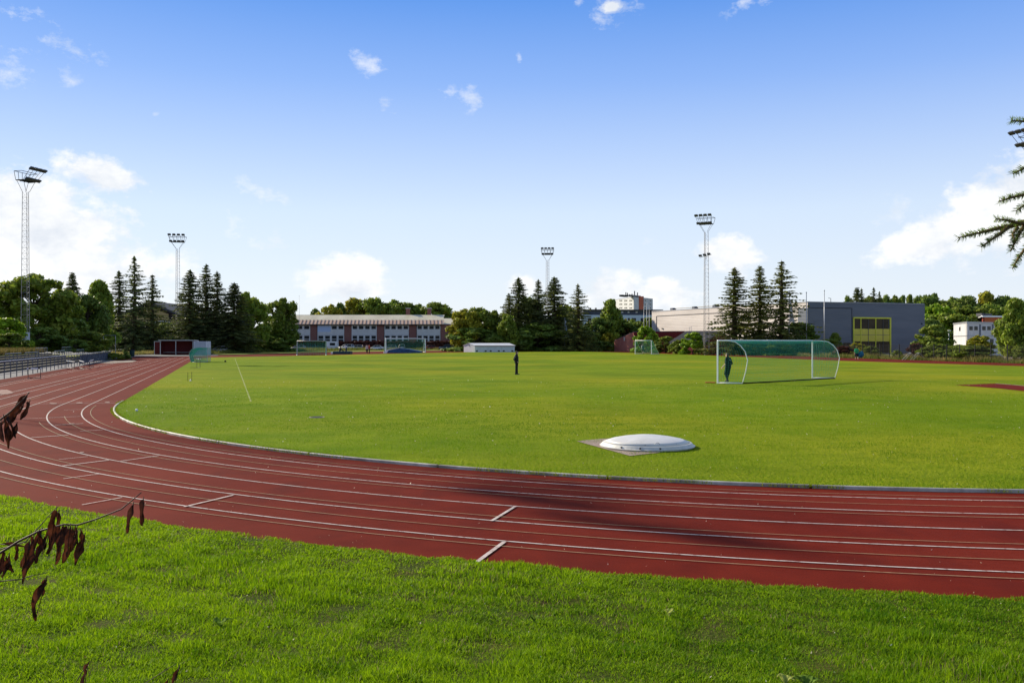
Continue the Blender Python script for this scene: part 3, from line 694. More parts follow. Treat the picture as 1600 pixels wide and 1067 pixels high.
p = Vector((XW(40, 121.5), 121.5, 0)); o = empty('switch_cabinet', p, 'pale grey cabinet at the foot of the leftmost floodlight mast', 'cabinet')
MB().box((-.1, 0, 2.75), (1.0, .7, 2.0)).build('body', mat('cabinet_grey', (.42, .45, .50), (.50, .53, .57), 2, .5, .4), o, bevel=.03); MB().box((.28, -.37, 2.75), (.2, .05, 1.8)).build('door_edge', 'white_paint', o); MB().box((-.1, 0, .88), (.9, .6, 1.74)).build('plinth', 'concrete', o)
mast(277.5, 202, 368, 0, 3.7, math.radians(12), 'slim floodlight mast rising between the two groups of spruces on the left', base_w=1.0)
mast(855.5, 235, 389, 0, 3.4, math.radians(-3), 'distant floodlight mast standing behind the central spruces', base_w=1.0)
mast(1103, 168, 338, 0, 3.2, math.radians(-28), 'floodlight mast with a second lower lamp bracket by the dark-roofed red barn', base_w=1.0, second=401)
SUN_AZ = math.atan2(.62, -.78); SUN_EL = math.radians(26)
mast(0, 0, 0, 0, 3.6, math.radians(-38.5), 'unseen floodlight mast added left of the frame so its lamp platform shades the track', base_w=.9, loc=(1.8 - .783 * 51.3, 14.7 + .622 * 51.3), Hh=25.9)  # unseen mast, added and turned so its shadow streaks the track
mast(1616, 103, 206, 0, 3.2, math.radians(-70), 'floodlight mast at the right edge, its lamps peeping past the near spruce twigs', base_w=.9)

# ------------------------------------------------------------------ flagpoles
def pole(px, ptop, pbot, label, flag=None, r=.05, col='galv'):
    Y = F * CH / (pbot - HY); o = empty('flagpole', (XW(px, Y), Y, 0), label, 'flagpole', 'flagpoles round the field'); h = ZW(ptop, Y)
    MB().tube([(0, 0, 0), (0, 0, h)], [r * 1.25, r * .8], 8).build('shaft', col, o, sm=True)
    MB().lathe([(.02, h), (r * 1.6, h + .06), (r * 1.5, h + .16), (.02, h + .22)], n=8).build('finial', col, o, sm=True)
    if flag:
        f0, f1, fm, dx = flag; z0, z1 = ZW(f0, Y), ZW(f1, Y); mb = MB(); V = []
        for i in range(13):
            f = i / 12
            for j in range(7):
                g = j / 6; V.append((.05 + dx * g * (.25 + .75 * f) + .10 * math.sin(g * 9 + f * 3), .12 * math.sin(g * 8 + f * 4), z0 + (z1 - z0) * f - (.25 * g)))
        mb.add(V, [(i * 7 + j, i * 7 + j + 1, (i + 1) * 7 + j + 1, (i + 1) * 7 + j) for i in range(12) for j in range(6)]); mb.build('flag', fm, o, sm=True)
    return o
fl = mat('flag_cloth', (.62, .60, .60), (.72, .70, .70), 2, .8, .2, translucent=.4)
fb = mat('blue_white_flag', (.30, .36, .48), (.65, .68, .72), 1.1, .8, .2, translucent=.3, lo=.45, hi=.55)
pole(882.5, 498, 548.6, 'thin pole with a drooping blue-white flag before the central spruces', (500, 526, fb, .9))
pole(1233, 466, 555, 'pole with a long limp white flag by the right-hand spruces', (466, 502, fl, 1.0))
pole(1260, 458, 555, 'bare flagpole in front of the hall corner, left of the other bare one', r=.07)
pole(1288, 455, 556.5, 'bare flagpole before the grey hall wall, nearest the yellow window', r=.07)
for px, t, w in ((1006, 478, 'left'), (1010.5, 474.5, 'middle'), (1014.5, 479, 'right')): pole(px, t, 548.5, w + ' of three slim flagpoles close to the white hall end', r=.05)
pole(467.5, 463, 545.2, 'thin tall aerial pole rising over the left end of the brick school', r=.05)
# lamp on post at right
p = G(1483, 553); Yl = p.y; o = empty('lamp_post', (XW(1482.5, 150), 150, 0), 'short lamp post before the white modular building', 'lamp post')
hl = ZW(517, 150); MB().tube([(0, 0, 0), (0, 0, hl)], .07, 8).build('shaft', 'galv', o, sm=True); MB().box((.1, 0, hl + .05), (.5, .25, .14)).build('lamp', 'white_paint', o, bevel=.03)

# ------------------------------------------------------------------ walls addressed by sight line
class Wall:
    def __init__(s, a, b): s.a = Vector((a[0], a[1], 0)); s.b = Vector((b[0], b[1], 0)); s.d = (s.b - s.a).normalized(); s.n = Vector((s.d.y, -s.d.x, 0)); s.rz = math.atan2(s.d.y, s.d.x)
    def at(s, px):
        r = (px - 800) / F; t = (r * s.a.y - s.a.x) / (s.d.x - r * s.d.y); return s.a + s.d * t
    def box(s, mb, x0, x1, y0, y1, out=.05, th=.12):
        p, q = s.at(x0), s.at(x1); m_ = (p + q) / 2; z1, z0 = ZW(y0, m_.y), ZW(y1, m_.y)
        mb.box(m_ + s.n * (out - th / 2) + Vector((0, 0, (z0 + z1) / 2)), ((q - p).length, th, z1 - z0), s.rz); return mb
def cladding(name, c1, c2, freq, vertical=False, bump=.25):
    m = mat(name, c1, c2, .6, .5, .35, stretch=(.15, .15, 1.0) if not vertical else (1, 1, .12))
    n, l = nodes(m); p = n['Principled BSDF']; tc = n.new('ShaderNodeTexCoord'); w = n.new('ShaderNodeTexWave')
    w.wave_type = 'BANDS'; w.bands_direction = 'Z' if not vertical else 'X'; w.inputs['Scale'].default_value = freq
    l.new(tc.outputs['Object'], w.inputs['Vector']); b = n.new('ShaderNodeBump'); b.inputs['Strength'].default_value = bump; b.inputs['Distance'].default_value = .05
    l.new(w.outputs['Fac'], b.inputs['Height']); l.new(b.outputs[0], p.inputs['Normal']); return m
def brick(name, c1, c2, mo, sc_=3.0):
    m = bpy.data.materials.new(name); m.use_nodes = True; n, l = nodes(m); p = n['Principled BSDF']; p.inputs['Roughness'].default_value = .9
    tc = n.new('ShaderNodeTexCoord'); mp = n.new('ShaderNodeMapping'); mp.inputs['Rotation'].default_value = (math.radians(90), 0, 0); l.new(tc.outputs['Object'], mp.inputs[0])
    b = n.new('ShaderNodeTexBrick'); b.inputs['Scale'].default_value = sc_; b.inputs['Color1'].default_value = (*c1, 1); b.inputs['Color2'].default_value = (*c2, 1); b.inputs['Mortar'].default_value = (*mo, 1)
    l.new(mp.outputs[0], b.inputs['Vector']); l.new(b.outputs['Color'], p.inputs['Base Color']); return m
M['brick'] = brick('red_brick', (.19, .062, .045), (.27, .095, .068), (.24, .17, .14))
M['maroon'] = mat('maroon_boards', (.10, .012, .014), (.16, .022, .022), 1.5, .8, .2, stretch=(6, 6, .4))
M['hall_white'] = cladding('hall_white_cladding', (.50, .45, .42), (.62, .56, .52), .8)
M['hall_grey'] = cladding('hall_grey_cladding', (.082, .100, .130), (.105, .122, .155), 1.1)
M['seam'] = mat('dark_seam', (.06, .06, .07), None, rough=.6)
M['lime'] = mat('lime_frame', (.46, .46, .02), (.52, .52, .03), 2, .5, .4)
M['yellow_panel'] = mat('yellow_panel', (.40, .36, .008), (.48, .43, .012), 1, .35, .5)
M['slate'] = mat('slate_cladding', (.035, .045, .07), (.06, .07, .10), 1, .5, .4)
M['render_blue'] = mat('pale_blue_render', (.42, .50, .56), (.50, .57, .62), .5, .7, .3)
M['render_white'] = mat('white_render', (.46, .46, .47), (.56, .56, .57), .5, .7, .3)
M['white_board'] = mat('white_window_board', (.58, .55, .50), (.66, .63, .58), .8, .6, .3)

# ---- brick school
def school():
    Y = 300.0; W = Wall((XW(425, Y), Y), (XW(720, Y), Y)); o = empty('brick_school', (0, Y, 0), 'long two-storey brick and white school with pale metal roof behind the parked cars', 'building')
    def add(nm, m, boxes, par=None, out=.05, th=.12):
        mb = MB()
        for b in boxes: W.box(mb, *b, out=out, th=th)
        ob = mb.build(nm, m); ob.parent = par or o; ob.matrix_parent_inverse = Matrix.Translation((0, -Y, 0)) if par is None else Matrix(); return ob
    def A(nm, m, boxes, out=.05, th=.12, par=None):
        mb = MB()
        for b in boxes: W.box(mb, *b, out=out, th=th)
        mb.v = [v - Vector((0, Y, 0)) for v in mb.v]; return mb.build(nm, m, par or o)
    A('wall', 'brick', [(428, 705, 507.3, 547)], 0, 12)
    bays = [(441, 484.7), (496, 537.8), (549.5, 588.6), (600.5, 638.8), (651, 688)]
    for bi, (a, b) in enumerate(bays):
        fr = A('window_bay', 'white_board', [(a, b, 507.6, 536.5)], .10, .3); w = (b - a) / 4
        A('sill_line', 'pale_trim', [(a, b, 523, 523.6)], .16, .1, fr)
        for i in range(4):
            x0 = a + w * i + w * .17; x1 = a + w * (i + 1) - w * .13
            if not (bi == 1 and i < 2): wn = A('window', 'glass', [(x0, x1, 509.2, 514.2)], .13, .06)
            A('window', 'glass', [(x0, x1, 524.6, 529.4), (x0, x1, 530.3, 534.6)], .13, .06)
        if bi == 1: A('blind_panel', mat('blue_white_panel', (.46, .54, .68), None, rough=.4), [(a + .4, a + w * 2, 508.2, 518.6)], .14, .06)
    for x in (495.6, 600.2, 650.8, 700): A('downpipe', 'dark_steel', [(x, x + .5, 507.5, 540)], .2, .1)
    # roof: lower copper-pink skirt, upper pale slope
    def slope(nm, m, xa, xb, y0, y1, d0, d1, zth=.15):
        p = [Vector((XW(xa, Y), -d1, ZW(y1, Y))), Vector((XW(xb, Y), -d1, ZW(y1, Y))), Vector((XW(xb, Y), d0, ZW(y0, Y))), Vector((XW(xa, Y), d0, ZW(y0, Y)))]
        return MB().prism(p, (0, 0, 1), zth).build(nm, m, o)
    pink = mat('weathered_copper_roof', (.44, .30, .21), (.56, .40, .30), .3, .5, .4, stretch=(1, .3, 1))
    pale = mat('pale_sheet_roof', (.50, .45, .31), (.64, .58, .42), .25, .45, .4, stretch=(1, .3, 1))
    slope('eaves_roof', pink, 428, 693, 500.3, 507.2, 3.2, 1.0)
    slope('roof', pale, 428, 691, 491.2, 500.5, 10, -3.1)
    mb = MB(); x = 430
    while x < 693:
        mb.prism([Vector((XW(x, Y), -1.02, ZW(507.2, Y) + .15)), Vector((XW(x + .35, Y), -1.02, ZW(507.2, Y) + .15)), Vector((XW(x - 1.85, Y), 3.2, ZW(500.3, Y) + .15)), Vector((XW(x - 2.2, Y), 3.2, ZW(500.3, Y) + .15))], (0, 0, 1), .18); x += 5.9
    mb.build('roof_seam', mat('roof_seam_brown', (.26, .17, .13), None, rough=.6), o)
    MB().prism([Vector((XW(428, Y), -1.15, ZW(507.9, Y))), Vector((XW(693.4, Y), -1.15, ZW(507.9, Y))), Vector((XW(693.4, Y), -1.15, ZW(506.9, Y))), Vector((XW(428, Y), -1.15, ZW(506.9, Y)))], (0, 1, 0), .15).build('gutter', 'dark_steel', o)
    MB().prism([Vector((XW(428, Y), 9.8, ZW(491.4, Y))), Vector((XW(691, Y), 9.8, ZW(491.4, Y))), Vector((XW(691, Y), 9.8, ZW(490.6, Y))), Vector((XW(428, Y), 9.8, ZW(490.6, Y)))], (0, 1, 0), .5).build('ridge_cap', 'galv', o)
    for x in (631, 665.5):
        c = MB().box((XW(x, Y), 12, ZW(487, Y)), (1.3, 1.3, 3.0)); ch = c.build('chimney', 'brick', o); MB().box((XW(x, Y), 12, ZW(487, Y) + 1.55), (1.6, 1.6, .2)).build('chimney_cap', 'pale_trim', ch)
    o2 = empty('school_wing', (0, Y + 8, 0), 'lower brick wing with pale roof continuing right of the brick school', 'building')
    Y2 = Y + 8; xa, xb = XW(692, Y2), XW(800, Y2)
    MB().box(((xa + xb) / 2, 5, ZW(506.5, Y2) / 2), (xb - xa, 10, ZW(506.5, Y2))).build('wall', 'brick', o2)
    MB().prism([(xa - .5, -1, ZW(507, Y2)), (xb, -1, ZW(507, Y2)), (xb, 8, ZW(497.2, Y2)), (xa - .5, 8, ZW(497.2, Y2))], (0, 0, 1), .15).build('roof', pale, o2)
    for x in (712, 722, 740, 752, 764): MB().box((XW(x, Y2), -.02, ZW(512, Y2)), (1.5, .1, 1.3)).build('window', 'glass', o2)
school()

# ---- big hall, right
def hall():
    B = (XW(1262, 184), 184.0); A_ = (XW(1018.5, 244), 244.0); C = (XW(1444, 194.5), 194.5); D_ = (A_[0] + C[0] - B[0], A_[1] + C[1] - B[1])
    H = 10.55; o = empty('sports_hall', (B[0], B[1], 0), 'big flat-roofed hall with sunlit off-white side wall and blue-grey front with yellow window', 'building')
    O = Vector((B[0], B[1], 0)); ww = Wall(A_, B); ws = Wall(B, C)
    def part(nm, m, pts, z0, z1, th=.3):
        P = [Vector((*p, z0)) - O for p in pts]; return MB().prism(P, (0, 0, 1), z1 - z0).build(nm, m, o)
    part('base_wall', 'maroon', [(A_[0] + .3, A_[1]), (B[0] + .2, B[1] + .4), (C[0] - .2, C[1] + .2), D_], -.05, 2.0)
    def sub(nm, m, W, boxes, out=.05, th=.12, par=None):
        mb = MB()
        for b in boxes: W.box(mb, *b, out=out, th=th)
        mb.v = [v - O for v in mb.v]; return mb.build(nm, m, par or o)
    def slab(nm, m, a, b, z0, z1, th, out=0):
        W = Wall(a, b); mb = MB(); mid = (W.a + W.b) / 2; mb.box(mid + W.n * (out - th / 2) + Vector((0, 0, (z0 + z1) / 2)), ((W.b - W.a).length, th, z1 - z0), W.rz); mb.v = [v - O for v in mb.v]; return mb.build(nm, m, o)
    slab('side_wall', 'hall_white', A_, B, 2.0, H, .4)
    slab('front_wall', 'hall_grey', B, C, 0, H - .02, .4, .01)
    part('roof', 'seam', [(A_[0] + .4, A_[1]), (B[0] + .4, B[1] + .4), (C[0] - .4, C[1] + .4), D_], H - .6, H - .25)
    W = Wall(C, D_); mb = MB(); mb.box((W.a + W.b) / 2 + W.n * .02 + Vector((0, 0, H / 2)), ((W.b - W.a).length, .3, H - .05), W.rz); mb.v = [v - O for v in mb.v]; mb.build('end_wall', 'hall_grey', o)
    g = ww.at(1247); G_ = Wall(g, B)
    slab('grey_corner_panel', 'hall_grey', (g.x, g.y), B, 0, ZW(481.5, 186), .3, .05)
    def seamline(W, p0, z0, p1, z1):
        mb = MB(); a = W.at(p0) + Vector((0, 0, z0)); b = W.at(p1) + Vector((0, 0, z1)); mb.tube([a - O + W.n * .06, b - O + W.n * .06], .07, 4); mb.build('panel_joint', 'seam', o)
    seamline(ww, 1026, 2, 1026, 9.3); seamline(ww, 1026, 9.3, 1246, 9.3)
    seamline(ws, 1264, 9.45, 1331, 9.45); seamline(ws, 1331, 9.45, 1331, 2.5)
    mb = MB(); a, b, c = [Vector((*q, H + .04)) - O for q in (A_, B, C)]; mb.tube([a, b], .12, 4).tube([b, c], .12, 4); mb.build('roof_flashing', 'galv', o)
    for px in (1045, 1079, 1111):
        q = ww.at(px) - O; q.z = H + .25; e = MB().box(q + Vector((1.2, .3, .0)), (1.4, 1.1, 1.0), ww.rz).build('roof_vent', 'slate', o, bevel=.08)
        MB().tube([q + Vector((1.5, .1, .35)), q + Vector((1.5, .1, .3)) + ww.d * 14], .12, 6).build('vent_duct', 'pale_trim', e)
    # yellow-framed window
    fr = sub('window_frame', 'lime', ws, [(1332.5, 1391.7, 495.8, 498.0), (1332.5, 1334.2, 498, 552.5), (1389.6, 1391.7, 498, 552.5)], .18, .35)
    sub('glass', 'glass_warm', ws, [(1334.2, 1389.6, 498, 513.8), (1334.2, 1389.6, 533.4, 551)], .06, .08, fr)
    sub('yellow_panel', 'yellow_panel', ws, [(1334.2, 1389.6, 513.9, 523.0), (1334.2, 1389.6, 523.6, 533.3)], .09, .1, fr)
    sub('mullion', 'lime', ws, [(1344.0, 1345.2, 498, 551), (1367.2, 1368.5, 498, 551)], .14, .12, fr)
    sub('mullion', 'seam', ws, [(1355.9, 1356.5, 498, 551), (1378.9, 1379.5, 498, 551), (1334.2, 1389.6, 523.0, 523.6), (1387.7, 1389.0, 498, 513.8)], .13, .1, fr)
    sub('window', 'glass_warm', ws, [(1318, 1328.5, 535.5, 552)], .07, .1)
    sub('wall_lamp', 'dark_steel', ws, [(1439.3, 1440.2, 505, 506.4)], .25, .3)
    sub('wall_lamp', 'dark_steel', ww, [(1034.6, 1036.2, 512.6, 514)], .3, .4)
    q = ws.at(1303.5) - O; MB().tube([q + Vector((0, 2, H)), q + Vector((0, 2, H + 1.0)), q + Vector((-.5, 2, H + 1.05))], .06, 6).build('roof_pipe', 'dark_steel', o)
hall()

def block(nm, label, cat, A_, B, C, H, mL, mR, flat=True, roofm='seam', over=0.0):
    """box building: A-B is the left-hand face, B-C the right-hand face"""
    O = Vector((B[0], B[1], 0)); D_ = (A_[0] + C[0] - B[0], A_[1] + C[1] - B[1]); o = empty(nm, O, label, cat)
    for part, (p, q), m in (('left_wall', (A_, B), mL), ('front_wall', (B, C), mR), ('wall', (C, D_), mR), ('wall', (D_, A_), mL)):
        W = Wall(p, q); L = (W.b - W.a).length; mb = MB().box((W.a + W.b) / 2 - W.n * .15 + Vector((0, 0, H / 2)), (L - (.31 if part in ('front_wall', 'wall') and p in (B, D_) else 0), .3, H), W.rz); mb.v = [v - O for v in mb.v]; mb.build(part, m, o)
    P = [Vector((*p, H)) - O for p in (A_, B, C, D_)]; cen = sum(P, Vector()) / 4
    P = [p + (p - cen).normalized() * over for p in P]; MB().prism(P, (0, 0, 1), .2).build('roof', roofm, o)
    def sub(nm_, m, W, boxes, out=.05, th=.12, par=None):
        mb = MB()
        for b in boxes: W.box(mb, *b, out=out, th=th)
        mb.v = [v - O for v in mb.v]; return mb.build(nm_, m, par or o)
    return o, Wall(A_, B), Wall(B, C), sub
# office block with dark attic
Y = 330.0
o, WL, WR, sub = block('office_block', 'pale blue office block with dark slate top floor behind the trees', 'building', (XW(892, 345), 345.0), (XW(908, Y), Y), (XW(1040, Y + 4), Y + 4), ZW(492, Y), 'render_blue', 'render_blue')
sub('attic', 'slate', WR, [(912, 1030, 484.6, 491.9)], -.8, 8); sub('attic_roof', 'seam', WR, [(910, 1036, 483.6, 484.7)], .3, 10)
for i, x in enumerate((918.5, 930, 934.5, 945, 951, 966, 971, 981, 987, 990.5, 1001, 1004.5, 1008, 1013)):
    sub('window', 'glass', WR, [(x, x + (5.5 if i == 0 else 3.2), 497, 503.6)], .05, .1); sub('window', 'glass', WR, [(x, x + (5.5 if i == 0 else 3.2), 506.6, 513)], .05, .1)
for x in (971.5, 981.3, 994): sub('attic_window', 'pale_trim', WR, [(x, x + 3, 486.5, 489)], -.7, .1)
for x in (924, 932.5): sub('roof_vent', 'seam', WR, [(x, x + 1.6, 480.6, 483.6)], -2, 1.5)
# tower block
o, WL, WR, sub = block('apartment_tower', 'distant white tower block with orange-red stair strip and rooftop aerials', 'building', (XW(958, 520), 520.0), (XW(990.6, 480), 480.0), (XW(1020, 505), 505.0), ZW(464, 480), 'render_white', 'render_white')
sub('stair_strip', mat('orange_red_panel', (.40, .075, .03), (.46, .10, .045), .3, .7, .3), WR, [(998.2, 1004.6, 463, 545)], .3, .5)
sub('shaded_strip', 'slate', WR, [(1004.6, 1005.4, 463, 545)], .2, .5)  # shade at the stair strip's edge put in as slate colour
for r in range(7):
    y0 = 468.3 + r * 5.7
    for x in (967.5, 975.3, 983.2): fr = sub('window', 'pale_trim', WL, [(x, x + 5, y0, y0 + 2.8)], .06, .12); sub('pane', 'glass', WL, [(x + .6, x + 2.2, y0 + .4, y0 + 2.4), (x + 2.9, x + 4.4, y0 + .4, y0 + 2.4)], .1, .1, fr)
    for x in (1007.2, 1015): fr = sub('window', 'pale_trim', WR, [(x, x + 3.4, y0, y0 + 2.8)], .06, .12); sub('pane', 'glass', WR, [(x + .4, x + 1.6, y0 + .4, y0 + 2.4)], .1, .1, fr)
sub('plant_room', 'lamp_housing', WR, [(991, 1004, 461.3, 463.2)], -1, 4)
for x, t in ((983.5, 456.5), (986, 457.5), (989.5, 459.5), (993, 459), (997, 454.5), (1001.5, 457)): sub('aerial', 'dark_steel', WR, [(x, x + .7, t, 463.5)], -2, .3)
sub('plant_room', 'dark_steel', WR, [(984, 992, 460.6, 463.4)], -4, 2)
# white modular block
o, WL, WR, sub = block('modular_building', 'white two-storey modular building half hidden by a round green tree', 'building', (XW(1490, 172), 172.0), (XW(1511, 158), 158.0), (XW(1612, 171), 171.0), ZW(504.2, 158), 'render_white', 'white_board', over=.12, roofm='galv')
for x in (1514.4, 1522.2, 1534.6, 1542.4, 1556, 1564): fr = sub('window', 'pale_trim', WR, [(x - .4, x + 5.4, 509.4, 516.2)], .04, .1); sub('pane', 'glass', WR, [(x, x + 5, 509.9, 515.8)], .07, .1, fr)
for x in (1514.4, 1522.2, 1547, 1557.5, 1566): sub('window', 'glass', WR, [(x, x + 5, 529.5, 536)], .06, .1)
for x in (1530, 1549.8): sub('downpipe', 'hall_grey', WR, [(x, x + 2.3, 507, 524)], .06, .1)
sub('floor_band', 'galv', WR, [(1511, 1600, 524.2, 525.4), (1511, 1600, 505.6, 506.4)], .08, .15); sub('floor_band', 'galv', WL, [(1490, 1511, 524.4, 525.6), (1490, 1511, 505.6, 506.2)], .08, .15)
sub('window', 'glass', WL, [(1499, 1500.8, 511, 517)], .06, .1)
# orange building
o, WL, WR, sub = block('orange_building', 'orange building with white flat roof edge showing above the white modular one', 'building', (XW(1533.5, 236), 236.0), (XW(1536, 228), 228.0), (XW(1640, 232), 232.0), ZW(495.6, 228), 'maroon', mat('orange_render', (.50, .12, .035), (.56, .15, .05), .5, .7, .3), over=.9, roofm='white_paint')
sub('roof_box', 'seam', WR, [(1547, 1551, 488.8, 493.4), (1551.5, 1563, 489.4, 493.4)], -3, 2); sub('fascia', 'white_paint', WR, [(1533, 1600, 493.4, 495.9)], .5, .6)
# barn with dark roof
def barn():
    E0 = Vector((XW(1098.5, 183), 183, 0)); E1 = Vector((XW(1146, 193), 193, 0)); L = Vector((XW(1049, 190), 190, 0)) - E0
    o = empty('red_barn', E0, 'low maroon barn with dark grey pitched roof behind bushes near the second mast', 'building')
    he, hr = ZW(535, 183), ZW(518.2, 188); d = E1 - E0; z = Vector((0, 0, 1))
    MB().prism([Vector(), d, d + z * he, d * .5 + z * hr, z * he], L, L.length).build('wall', 'maroon', o)
    rm = mat('dark_tar_roof', (.030, .032, .038), (.055, .058, .066), .8, .9, .05, stretch=(1, 1, 1)); ex = -L.normalized() * .5; n_ = d.normalized() * .4
    for sg, e in ((1, Vector()), (-1, d)):
        a = e - n_ * sg + z * (he - .15) + ex; b = d * .5 + z * (hr + .03) + ex
        MB().prism([a, b, b + z * .16, a + z * .16], L, L.length + 1).build('roof', rm, o)
        MB().prism([a + ex * .08 - z * .1, b + ex * .08 - z * .1, b + ex * .08 + z * .17, a + ex * .08 + z * .17], L, .06).build('barge_board', 'seam', o)
    q = d * .18 + ex * .0 - L.normalized() * .03; MB().box(q + z * 1.25, (.9, .08, 1.4), math.atan2(d.y, d.x)).build('door', 'hall_grey', o)
    MB().box(L * .55 + z * (he - .25) - Vector((.0, .45, 0)), (L.length, .12, .14), math.atan2(L.y, L.x)).build('gutter', 'white_paint', o)
barn()
def leanto():
    Y = 215.0; O = Vector((XW(990.3, Y), Y, 0)); o = empty('red_annexe', O, 'sloping-topped red annexe with sunlit pinkish side, left of the white hall', 'building')
    x0 = XW(960, Y + 14) - O.x; x1 = XW(1070, Y + 4) - O.x
    MB().prism([(0, 0, 0), (x0, 14, 0), (x0, 14, ZW(532, Y)), (0, 0, ZW(518.7, Y))], (.3, 1, 0), .3).build('side_wall', mat('sunlit_red_render', (.36, .11, .08), (.44, .16, .12), .4, .8, .2), o)  # paler than the red front: sunlit pink put into the wall colour
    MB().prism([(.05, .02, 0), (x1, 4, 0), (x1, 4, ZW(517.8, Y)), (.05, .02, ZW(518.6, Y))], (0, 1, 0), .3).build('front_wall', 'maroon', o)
    MB().prism([(x0, 14, ZW(532, Y)), (0, 0, ZW(518.7, Y)), (x1, 4, ZW(517.9, Y)), (x1, 18, ZW(528, Y))], (0, 0, 1), .15).build('roof', 'seam', o)
    MB().box((x0 * .45, 6.2, 3.1), (.5, .3, .9)).build('window', 'pale_trim', o)
leanto()
# gabled hall behind the left spruces
def gable_hall():
    Y = 235.0; O = Vector((XW(240, Y), Y, 0)); o = empty('gabled_hall', O, 'large dark-roofed hall with tan gable seen between the left spruces', 'building')
    xl, xr, xa = XW(150, Y) - O.x, XW(322, Y) - O.x, XW(237, Y) - O.x; he, hr = ZW(512, Y), ZW(474, Y)
    wood = mat('dark_timber', (.03, .022, .02), (.05, .035, .03), 2, .8, .2)
    MB().prism([(xl, 0, 0), (xr, 0, 0), (xr, 0, he), (xa, 0, hr), (xl, 0, he)], (0, 1, 0), 40).build('wall', wood, o)
    tan = mat('tan_gable_board', (.42, .30, .12), (.52, .38, .17), 1, .7, .2)
    MB().prism([(xa - 9, -.12, ZW(502, Y)), (XW(263.5, Y) - O.x, -.12, ZW(502, Y)), (XW(263.5, Y) - O.x, -.12, ZW(490.5, Y)), (xa, -.12, ZW(481.5, Y)), (xa - 6, -.12, ZW(487, Y))], (0, 1, 0), .1).build('gable_board', tan, o)
    rm = mat('dark_felt_roof', (.04, .042, .045), (.075, .075, .08), 1, .7, .3)
    for xs in (xl - 1, xr + 1): MB().prism([(xs, -1.6, he - .3), (xa, -1.6, hr), (xa, -1.6, hr + .55), (xs, -1.6, he + .2)], (0, 1, 0), 43).build('roof', rm, o)
    MB().tube([Vector((XW(248 + i * 4.2, Y) - O.x, -2.5, ZW(504.5 - 2.2 * math.sin(i / 6 * math.pi), Y))) for i in range(7)], .16, 6).build('canopy_edge', 'pale_trim', o)
    MB().box(((XW(290, Y) - O.x), -.3, 2.2), (15, .5, 4.4)).build('brick_base', 'brick', o)
gable_hall()

# ------------------------------------------------------------------ cars
def make_car(name, label, cat, pos, yaw, paint, kind='hatch', group='cars parked behind the field'):
    o = empty(name, (*pos, -.045), label, cat, group, yaw)
    L, Wd = 4.5, 1.78
    if kind == 'sedan': lower = [(-2.25, .35), (-2.28, .7), (-2.15, .95), (-1.5, 1.0), (1.0, .95), (2.0, .82), (2.28, .62), (2.25, .32)]; roof = [(-1.65, .96), (-.95, 1.38), (.25, 1.42), (1.2, .93)]
    elif kind == 'suv': lower = [(-2.25, .4), (-2.3, .8), (-2.22, 1.1), (1.05, 1.1), (2.1, 1.0), (2.3, .75), (2.25, .4)]; roof = [(-2.2, 1.08), (-1.85, 1.68), (.2, 1.7), (1.15, 1.06)]
    else: lower = [(-2.1, .35), (-2.15, .75), (-2.05, .98), (1.0, .96), (1.95, .82), (2.15, .6), (2.1, .32)]; roof = [(-2.0, .95), (-1.6, 1.45), (.15, 1.49), (1.2, .94)]
    def loft(prof, w0, w1):
        zs = [z for _, z in prof]; zt = max(zs); zb = min(zs); n = len(prof); mb = MB(); f = lambda z: w0 + (w1 - w0) * (z - zb) / (zt - zb)
        V = [(x, -f(z) / 2, z) for x, z in prof] + [(x, f(z) / 2, z) for x, z in prof]
        return mb.add(V, [tuple(range(n)), tuple(range(2 * n - 1, n - 1, -1))] + [(i, n + i, n + (i + 1) % n, (i + 1) % n) for i in range(n)])
    loft(lower, Wd, Wd * .95).build('body', paint, o, sm=True, bevel=.07)
    loft(roof, Wd * .93, Wd * .72).build('cabin', 'glass', o, bevel=.05)
    rt = [(x * .96 if i in (1, 2) else x, z) for i, (x, z) in enumerate(roof)]
    zt = max(z for _, z in roof); MB().box(((roof[1][0] + roof[2][0]) / 2, 0, zt + .005), (roof[2][0] - roof[1][0] + .06, Wd * .73, .06)).build('roof', paint, o, bevel=.025)
    mb = MB()
    for sy in (-1, 1):
        y0, y1 = Wd * .465 * sy, Wd * .365 * sy
        mb.tube([(roof[0][0], y0, roof[0][1]), (roof[1][0], y1, zt)], .045, 5).tube([(roof[3][0], y0, roof[3][1]), (roof[2][0], y1, zt)], .045, 5).tube([((roof[0][0] + roof[3][0]) / 2, y0, roof[0][1]), ((roof[1][0] + roof[2][0]) / 2, y1, zt)], .04, 5)
    mb.build('pillars', paint, o)
    for x in (-1.35, 1.38):
        for sy in (-1, 1):
            def cyl(r, w, off_): return MB().tube([(x, sy * (Wd / 2 - w + off_), .32), (x, sy * (Wd / 2 + off_), .32)], r, 18)
            w = cyl(.33, .22, .01).build('wheel', 'tyre', o); cyl(.20, .05, .03).build('rim', 'rim', w)
    for sy in (-1, 1):
        MB().box((lower[-2][0] - .10, sy * .62, .68), (.14, .34, .14)).build('headlight', 'lens', o, bevel=.03)
        MB().box((lower[1][0] + .03, sy * .66, .82), (.10, .24, .16)).build('tail_light', 'red_lens', o, bevel=.02)
        MB().box((1.0, sy * (Wd / 2 + .06), .98), (.12, .16, .11)).build('mirror', paint, o, bevel=.02)
    MB().box((lower[-2][0] + .01, 0, .4), (.1, 1.3, .12)).build('bumper', 'dark_steel', o)
    return o
def paint(nm, c, met=.0): return mat(nm, c, None, rough=.28, spec=.6, metal=met)
PW, PS, PD, PB, PR = paint('white_car_paint', (.70, .70, .70)), paint('silver_car_paint', (.36, .37, .38), .4), paint('black_car_paint', (.015, .016, .02)), paint('blue_car_paint', (.03, .05, .09), .3), paint('red_car_paint', (.16, .02, .02))
